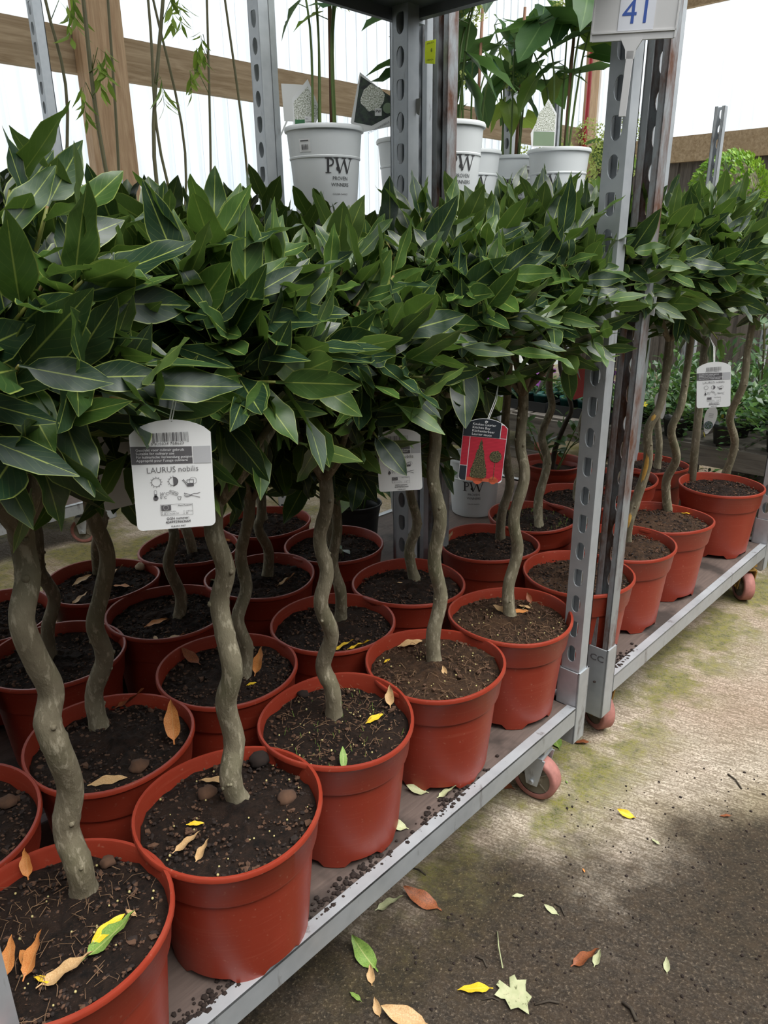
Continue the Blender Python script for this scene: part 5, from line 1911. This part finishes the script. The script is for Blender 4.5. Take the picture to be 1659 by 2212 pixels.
drop_tag(1525, 938, 2.72, 'white drop-shaped tag with lilac flower picture below the care label', True)
drop_tag(1430, 905, 2.85, 'plain white drop-shaped tag behind the wounded trunk', False)

# clipped box ball
q = random.Random(5)
TINY = leaf_data(0.024, 0.015, curl=0.1, rows=3, cols=2, pet=0.1, fold=0.2)
parts = []
for i in range(2600):
    d = Vector((q.gauss(0, 1), q.gauss(0, 1), q.gauss(0, 1))).normalized()
    o = d * (0.185 + 0.018 * noise.noise(d * 6)) * q.uniform(0.93, 1.05)
    parts.append((leaf_frame(o, d, d.cross(Vector((q.random(), q.random(), q.random() + 0.1))).normalized(), q.uniform(0.7, 1.5), q.uniform(-0.8, 0.8), q.uniform(0.9, 1.5)), TINY))
t = empty('box_ball', P(4.50, 1.645, 1.15))
tag(t, 'clipped bright green box ball in a pot behind the bay crowns', 'topiary')
put('pot', pot_mesh(8, 0.11, 0.16, n=28, collar=False).mesh('pot', 'black_plastic'), t)
MB().tube([(0, 0, 0.10), (0, 0, 0.28)], 0.012, 8).build('trunk', 'bark', t, smooth=True)
MB().ball((0, 0, 0.33), 0.155, 20, 14).build('core', 'bark', t, smooth=True)
b = put('foliage', merge_mesh('foliage', parts, 'box_leaf'), t, Matrix.Translation((0, 0, 0.33)))
b['kind'] = 'stuff'

# small shrub in a red-brown pot with a gnarled stem, and a plain stake
t = empty('potted_shrub', P(2.50, 1.45, DECK_Z))
tag(t, 'young shrub with bent dark stem in a ribbed red-brown pot', 'potted plant')
put('pot', pot_mesh(19, 0.125, 0.215, n=40, collar=False).mesh('pot', 'pot_plastic'), t)
put('soil', soil_mesh(19, 0.112, nr=8, na=30), t, Matrix.Translation((0, 0, 0.175)))
pth = catmull([Vector(p_) for p_ in ((0, 0, 0.16), (0.005, 0, 0.26), (0.03, -0.02, 0.36), (0.05, -0.03, 0.43), (0.02, -0.01, 0.52), (0.0, 0.0, 0.60), (0.02, 0.0, 0.66))], 5)
MB().tube(pth, [0.011 - 0.005 * i / len(pth) for i in range(len(pth))], 8).build('stem', 'bark_dark', t, smooth=True)
q = random.Random(9)
for j in range(6):
    a = j * 1.05
    path = catmull([Vector((0.02 * cos(a), 0.02 * sin(a), 0.17)), Vector((0.06 * cos(a), 0.06 * sin(a), 0.26)), Vector((0.11 * cos(a), 0.11 * sin(a), 0.32 + 0.05 * (j % 2)))], 4)
    st = MB().tube(path, 0.0025, 5).build('shoot', 'stem_green', t, smooth=True)
    for k_ in range(7):
        az = q.uniform(0, 6.28)
        put('leaf', LGS[k_ % 3], st, leaf_frame(path[min(len(path) - 1, 3 + k_)], ZUP, Vector((cos(az), sin(az), 0)), q.uniform(0.7, 1.3), q.uniform(-0.4, 0.4), 0.75))
a_, b_ = at_depth(1497, 1012, 2.78, P(2.72, 0.95).normalized()), at_depth(1519, 790, 2.78, P(2.72, 0.95).normalized())
d_ = (b_ - a_) / (b_.z - a_.z)
sk_ = MB().tube([a_ + d_ * (DECK_Z - a_.z), b_ + d_ * 0.1], 0.014, 8).build('wooden_stake', 'bark', smooth=True)
tag(sk_, 'straight grey wooden stake standing behind the last bay tree', 'stake')

# ------------------------------------------------------------------ fallen leaves, clods and crumbs
FL = {}
for mt in ('leaf_orange', 'leaf_yellow', 'leaf_tan', 'leaf_brown', 'leaf_pale', 'leaf_green'):
    FL[mt] = []
    for i in range(3):
        d = leaf_data(1.0, (0.40, 0.34, 0.46)[i], curl=(0.22, -0.15, 0.30)[i], wave=0.08, rows=10, cols=4, pet=0.10, fold=(0.35, 0.15, 0.45)[i], full=0.9, seed=i + 20, twist=(0.5, -0.3, 0.8)[i], tip=0.6)
        FL[mt].append(merge_mesh('fallen_leaf', [(ID, d)], mt))


def fallen(x, y, z, L, ang, mat, lab, group, var=0, tilt=0.0, roll=0.0):
    """leaf lying with its middle under pixel (x, y) on the level z; ang is its direction on the ground"""
    p_ = at_z(x, y, z)
    m = Matrix.Translation((p_.x, p_.y, z)) @ Matrix.Rotation(ang, 4, 'Z') @ Matrix.Rotation(tilt, 4, 'X') @ Matrix.Rotation(roll, 4, 'Y') @ Matrix.Scale(L, 4) @ Matrix.Translation((0, -0.5, 0))
    o = put('fallen_leaf', FL[mat][var], None, m)
    # rest the lowest point on the ground
    lo = min((m @ v_.co).z for v_ in FL[mat][var].vertices)
    o.matrix_basis = Matrix.Translation((0, 0, z - lo)) @ m
    tag(o, lab, 'leaf', group)
    return o


SZ = SOIL_Z + 0.003
ON = {'A1': 'soil of the tree fifth from 41', 'A2': 'soil of the pot with two coarse clods', 'A3': 'soil of the front-row pot third from 41',
      'A4': 'sandy soil of the front-row pot', 'A5': 'soil of the pot beside the 41 sign post', 'B1': 'reddish soil of a second-row pot', 'B2': 'dark soil of a second-row pot',
      'B3': 'soil by the rim of a second-row pot', 'B4': 'soil of the pot behind the sandy one', 'C2': 'soil of a rear-trolley pot with one orange leaf', 'C3': 'soil of a rear-trolley pot with a dark stone', 'D1': 'soil of a last-row pot with a pale stone',
      'D2': 'soil of a last-row pot with leaf scraps', 'T3': 'soil of the third pot from the rusty upright', 'B5': 'soil of the pot behind the red label', 'T4': 'soil of the last pot on the CC trolley'}
CN = {'leaf_orange': 'orange', 'leaf_yellow': 'yellow', 'leaf_tan': 'tan', 'leaf_brown': 'brown', 'leaf_pale': 'pale', 'leaf_green': 'green'}
SOILLEAVES = [
    ('A1', 238, 2030, 0.075, -0.7, 'leaf_green', 0, 0.0), ('A1', 230, 2016, 0.055, -0.6, 'leaf_yellow', 1, 0.25), ('A1', 22, 2080, 0.050, 0.2, 'leaf_orange', 0, 0.2), ('A1', 78, 2080, 0.052, -0.2, 'leaf_orange', 2, 0.35),
    ('A1', 55, 2075, 0.040, 0.7, 'leaf_orange', 1, 0.1), ('A1', 145, 2108, 0.068, -1.1, 'leaf_tan', 0, 0.1), ('A1', 98, 2118, 0.032, 1.3, 'leaf_yellow', 1, 0.1), ('A1', 62, 1882, 0.040, 0.4, 'leaf_orange', 2, 0.6), ('A1', 284, 1973, 0.022, 1.0, 'leaf_tan', 1, 0.1),
    ('A2', 422, 1782, 0.026, -1.3, 'leaf_yellow', 1, 0.0), ('A2', 405, 1827, 0.046, -0.9, 'leaf_tan', 0, 0.1), ('A2', 438, 1845, 0.036, -0.4, 'leaf_tan', 2, 0.1), ('A2', 462, 1688, 0.050, 1.5, 'leaf_tan', 1, 0.1),
    ('A3', 808, 1554, 0.042, -0.9, 'leaf_yellow', 1, 0.2), ('A3', 843, 1516, 0.042, 0.0, 'leaf_tan', 2, 0.4), ('A3', 742, 1652, 0.040, 0.1, 'leaf_green', 1, 0.75),
    ('A4', 886, 1392, 0.062, -1.1, 'leaf_tan', 1, 0.1), ('A4', 836, 1428, 0.020, -0.7, 'leaf_yellow', 1, 0.1), ('A4', 960, 1453, 0.025, 0.2, 'leaf_tan', 2, 0.1),
    ('A5', 1088, 1325, 0.055, 1.2, 'leaf_tan', 0, 0.1), ('A5', 1122, 1323, 0.048, -1.3, 'leaf_orange', 1, 0.1), ('A5', 1133, 1312, 0.040, 1.0, 'leaf_tan', 1, 0.1), ('A5', 1142, 1300, 0.03, 0.3, 'leaf_brown', 2, 0.5),
    ('B1', 377, 1588, 0.075, 0.25, 'leaf_orange', 0, 0.75), ('B1', 232, 1690, 0.060, -1.2, 'leaf_tan', 1, 0.1), ('B1', 283, 1520, 0.060, -1.0, 'leaf_brown', 2, 0.1),
    ('B2', 413, 1426, 0.060, 0.9, 'leaf_brown', 0, 0.1), ('B2', 561, 1447, 0.060, -0.25, 'leaf_orange', 0, 0.6), ('B2', 543, 1478, 0.022, -1.0, 'leaf_yellow', 1, 0.1),
    ('B3', 742, 1403, 0.052, -1.3, 'leaf_yellow', 0, 0.2), ('B3', 775, 1402, 0.050, -1.5, 'leaf_yellow', 2, 0.1),
    ('B4', 871, 1260, 0.040, 1.5, 'leaf_tan', 1, 0.1), ('C2', 336, 1347, 0.055, -0.9, 'leaf_orange', 1, 0.2), ('C2', 336, 1380, 0.03, 0.4, 'leaf_tan', 1, 0.1), ('C2', 372, 1383, 0.06, -1.3, 'leaf_tan', 0, 0.0),
    ('C3', 620, 1262, 0.055, -1.1, 'leaf_tan', 2, 0.2), ('C3', 462, 1255, 0.04, 1.0, 'leaf_pale', 1, 0.1), ('D1', 177, 1257, 0.060, -0.6, 'leaf_tan', 1, 0.3), ('D1', 262, 1268, 0.060, 1.4, 'leaf_orange', 1, 0.1), ('D1', 253, 1238, 0.045, -0.7, 'leaf_tan', 2, 0.1),
    ('D1', 174, 1298, 0.055, -0.6, 'leaf_tan', 0, 0.1), ('D1', 122, 1286, 0.04, 0.6, 'leaf_tan', 1, 0.2), ('D2', 490, 1168, 0.04, -1.0, 'leaf_orange', 1, 0.1), ('D2', 487, 1193, 0.04, -0.4, 'leaf_tan', 2, 0.1),
    ('T3', 1481, 1110, 0.035, 1.3, 'leaf_yellow', 1, 0.1), ('B5', 970, 1168, 0.05, -0.7, 'leaf_tan', 0, 0.3), ('T4', 1632, 1046, 0.035, 1.0, 'leaf_green', 1, 0.2),
]
for key, x, y, L, a, mt, var, tl in SOILLEAVES:
    look = ('broad' if L > 0.045 else 'small', 'long' if L > 0.045 else 'short', 'curled' if L > 0.045 else 'little curled')[var]
    fallen(x, y, SZ, L, a, mt, '%s %s fallen leaf on the %s' % (look, CN[mt], ON[key]), '%s leaves on the %s' % (CN[mt], ON[key]), var, tl)
FLOORLEAVES = [
    (912, 1948, 0.085, 1.05, 'leaf_brown', 0, 'large reddish-brown leaf lying on the wet concrete'), (841, 1958, 0.060, -1.25, 'leaf_pale', 2, 'rolled pale leaf beside the reddish-brown leaf'),
    (1119, 1937, 0.026, -1.4, 'leaf_pale', 1, 'tiny cream and yellow leaf on the wet concrete'), (1191, 1968, 0.032, 0.9, 'leaf_pale', 0, 'small pale green leaf beside a short brown twig'),
    (1416, 1820, 0.026, 0.5, 'leaf_pale', 1, 'small pale oval leaf alone on the drier concrete'), (1353, 1762, 0.042, 1.2, 'leaf_yellow', 2, 'narrow yellow-green leaf on the dry concrete'),
    (1224, 1690, 0.014, 0.2, 'leaf_green', 1, 'bright green leaf scrap beside the caster wheel'), (1026, 2141, 0.062, 1.5, 'leaf_yellow', 1, 'speckled yellow leaf tip touching the pale lobed leaf'),
    (1440, 2088, 0.030, -0.3, 'leaf_pale', 0, 'pale yellow-green oval leaf on wet concrete'), (1263, 2076, 0.060, -1.2, 'leaf_brown', 2, 'curled wet brown leaf on the concrete'),
    (1290, 2074, 0.034, -0.6, 'leaf_pale', 2, 'pale narrow leaf stuck to the curled wet brown leaf'), (788, 2068, 0.075, 0.7, 'leaf_green', 2, 'long folded green leaf below the trolley rail'),
    (802, 2110, 0.035, 0.1, 'leaf_tan', 2, 'withered brown tip beneath the long folded green leaf'), (876, 2203, 0.085, 1.3, 'leaf_tan', 0, 'broad tan leaf on the concrete beside a smaller tan one'), (815, 2180, 0.032, 0.3, 'leaf_tan', 2, 'small curled tan leaf on the wet concrete'),
    (1236, 1573, 0.060, 1.1, 'leaf_orange', 2, 'orange-brown leaf beneath the trolley corner'), (1199, 1600, 0.080, 0.1, 'leaf_green', 0, 'dark green leaf hanging in shade by the trolley corner'), (1085, 1695, 0.065, 1.0, 'leaf_brown', 0, 'dull brown leaf behind the caster wheel'),
    (1261, 1881, 0.014, 0.1, 'leaf_orange', 1, 'tiny orange leaf scrap on open concrete'), (768, 2155, 0.03, 0.8, 'leaf_green', 1, 'small dark green leaf half hidden below the trolley rail'),
    (1567, 1764, 0.028, 1.5, 'leaf_brown', 1, 'small thin brown leaf on dry concrete'), (1255, 1606, 0.05, 1.4, 'leaf_brown', 1, 'flat brown leaf next to the orange-brown one'),
]
for x, y, L, a, mt, var, lab in FLOORLEAVES:
    fallen(x, y, 0.001, L, a, mt, lab, None, var, 0.0)
for x, y, L, a, lab in ((902, 1710, 0.045, 1.4, 'pale leaf on the trolley deck beside a pot foot'), (965, 1716, 0.045, -1.1, 'pale leaf on the trolley deck near the rail'), (858, 1786, 0.045, 1.3, 'withered pale leaf on the trolley deck between two pots')):
    fallen(x, y, DECK_Z, L, a, 'leaf_pale', lab, None, 2)
# lobed pale leaf with a long stalk
lob = []
for a, r in ((-1.57, 0.10), (-1.1, 0.55), (-0.75, 0.62), (-0.45, 0.48), (-0.05, 0.80), (0.25, 0.62), (0.55, 0.60), (0.95, 0.88), (1.3, 0.85), (1.57, 1.25), (1.84, 0.85), (2.2, 0.88), (2.6, 0.60), (2.9, 0.62), (3.2, 0.80), (3.6, 0.48), (3.9, 0.62), (4.25, 0.55)):
    lob.append((r * 0.042 * cos(a), r * 0.042 * sin(a) + 0.02))
p_ = at_z(1090, 2118, 0.001)
lf = empty('lobed_leaf', m=Matrix.Translation(p_) @ Matrix.Rotation(radians(-155), 4, 'Z'))
tag(lf, 'pale spotted lobed leaf with a long stalk on the wet concrete', 'leaf')
mb = MB()
mb.v = [(0, 0.02, 0.004)] + [(x, y, 0.001 + 0.006 * abs(sin(i * 1.3))) for i, (x, y) in enumerate(lob)]
mb.f = [(0, i + 1, (i + 1) % len(lob) + 1) for i in range(len(lob))]
me = mb.mesh('blade', 'leaf_pale')
me.uv_layers.new(name='UVMap')
put('blade', me, lf)
s0, s1 = at_z(1086, 2095, 0.001), at_z(1074, 2016, 0.001)
iv = lf.matrix_basis.inverted()
MB().tube([iv @ (s0 + Vector((0, 0, 0.004))), iv @ ((s0 + s1) / 2 + Vector((-0.003, 0, 0.012))), iv @ (s1 + Vector((0, 0, 0.003)))], 0.0015, 6).build('stalk', 'leaf_pale', lf, smooth=True)
# twigs
for x0, y0, x1, y1, w, lab in ((1198, 1952, 1220, 1978, 0.0016, 'short brown twig beside a small pale green leaf'), (1028, 2066, 1052, 2090, 0.0016, 'dark twig on wet concrete near the long-stalked leaf'), (1155, 2170, 1208, 2166, 0.002, 'curved dark twig beside the pale lobed leaf'),
                               (1345, 2165, 1375, 2205, 0.003, 'thick dark twig lying alone on wet concrete'), (1572, 1672, 1602, 1704, 0.0018, 'thin straight twig on the dry concrete'), (1040, 2160, 1078, 2162, 0.0014, 'straw-coloured twig under the pale lobed leaf'), (880, 1874, 920, 1890, 0.0014, 'thin straw near the trolley rail')):
    a, b = at_z(x0, y0, w), at_z(x1, y1, w)
    m_ = (a + b) / 2 + Vector((0.004, 0.004, 0.0015))
    tag(MB().tube([a, m_, b], w, 6).build('twig', 'bark_dark', smooth=True), lab, 'twig')
# grit on the damp concrete
q = random.Random(77)
gr = MB()
for i in range(420):
    x, y = q.uniform(700, 1659), q.uniform(1650, 2212)
    p_ = at_z(x, y, 0.0)
    if p_.x * VX[0] + p_.y * VX[1] > 0.66:
        continue
    s_ = q.uniform(0.0008, 0.0028)
    gr.ball((p_.x, p_.y, s_ * 0.4), s_, 5, 3, (q.uniform(0.8, 1.8), q.uniform(0.8, 1.8), 0.6))
g = gr.build('grit', 'dark_clod', smooth=True)
tag(g, 'dark grit and crumbs scattered over the concrete', 'grit', None, 'stuff')
# spilled soil on the decks
for (u, v, lab) in ((0.66, 0.715, 'spilled dark soil on the deck beside the rail, third tree from 41'), (0.93, 0.712, 'spilled dark soil on the deck beside the rail, second tree from 41'), (1.62, 0.71, 'spilled dark soil in the corner of the CC trolley deck'), (0.36, 0.715, 'spilled dark soil on the deck at the end near the orange leaves')):
    sp_ = MB()
    for i in range(140):
        a, rr = q.gauss(0, 0.055), q.gauss(0, 0.010)
        c_ = P(u + a, min(v + 0.02, max(v - 0.012, v + rr)), DECK_Z)
        s_ = q.uniform(0.0012, 0.0045)
        sp_.ball((c_.x, c_.y, DECK_Z - 0.001 + s_ * 0.3), s_, 5, 3, (1.3, 1.2, 0.6))
    tag(sp_.build('spilled_soil', 'dark_clod', smooth=True), lab, 'soil', None, 'stuff')
# clods and stones lying on the soil
for key, x, y, r_, mt, lab in (('A2', 447, 1712, 0.0135, 'clod', 'rough dark brown clod'), ('A2', 621, 1722, 0.0140, 'clod', 'crumbly light brown clod'), ('A2', 560, 1640, 0.016, 'dark_clod', 'black lump of peat'),
                               ('A1', 232, 1862, 0.010, 'clod', 'brown clod'), ('B1', 300, 1655, 0.014, 'clod', 'reddish clod'), ('B0', 15, 1732, 0.013, 'clod', 'brown clod'), ('D1', 303, 1224, 0.014, 'leaf_pale_stone', 'smooth pale stone'), ('C3', 635, 1228, 0.010, 'dark_clod', 'dark stone'), ('A3', 655, 1500, 0.010, 'dark_clod', 'dark clod')):
    if mt == 'leaf_pale_stone' and mt not in MATS:
        plain(mt, (0.42, 0.33, 0.22), 0.8, 0, 0.2, 60)
    so = TREE_TOPS[key][2]
    p_ = at_z(x, y, SOIL_Z + r_ * 0.5)
    t_ = TREE_TOPS[key][1]
    lc = (t_.matrix_basis @ so.matrix_basis).inverted() @ p_
    mb = MB().ball((0, 0, 0), r_, 10, 7, (1.15, 1.0, 0.75))
    mb.v = [tuple(Vector(v_) * (1 + 0.35 * noise.noise(Vector(v_) * 140 + Vector((x, y, 0))))) for v_ in mb.v]
    o = mb.build('clod' if 'stone' not in lab else 'stone', mt, so, smooth=True, loc=lc)
    o['label'] = lab
# two-leaved seedling in one rear pot
so, t_ = TREE_TOPS['C4'][2], TREE_TOPS['C4'][1]
lc = (t_.matrix_basis @ so.matrix_basis).inverted() @ at_z(742, 1205, SOIL_Z)
sd = MB().tube([lc, lc + Vector((0.005, 0, 0.022))], 0.0012, 5).build('seedling', 'stem_green', so, smooth=True)
for a in (0.3, 3.3):
    put('leaf', LGS[0], sd, leaf_frame(lc + Vector((0.005, 0, 0.022)), ZUP, Vector((cos(a), sin(a), 0)), 1.3, 0, 0.6))
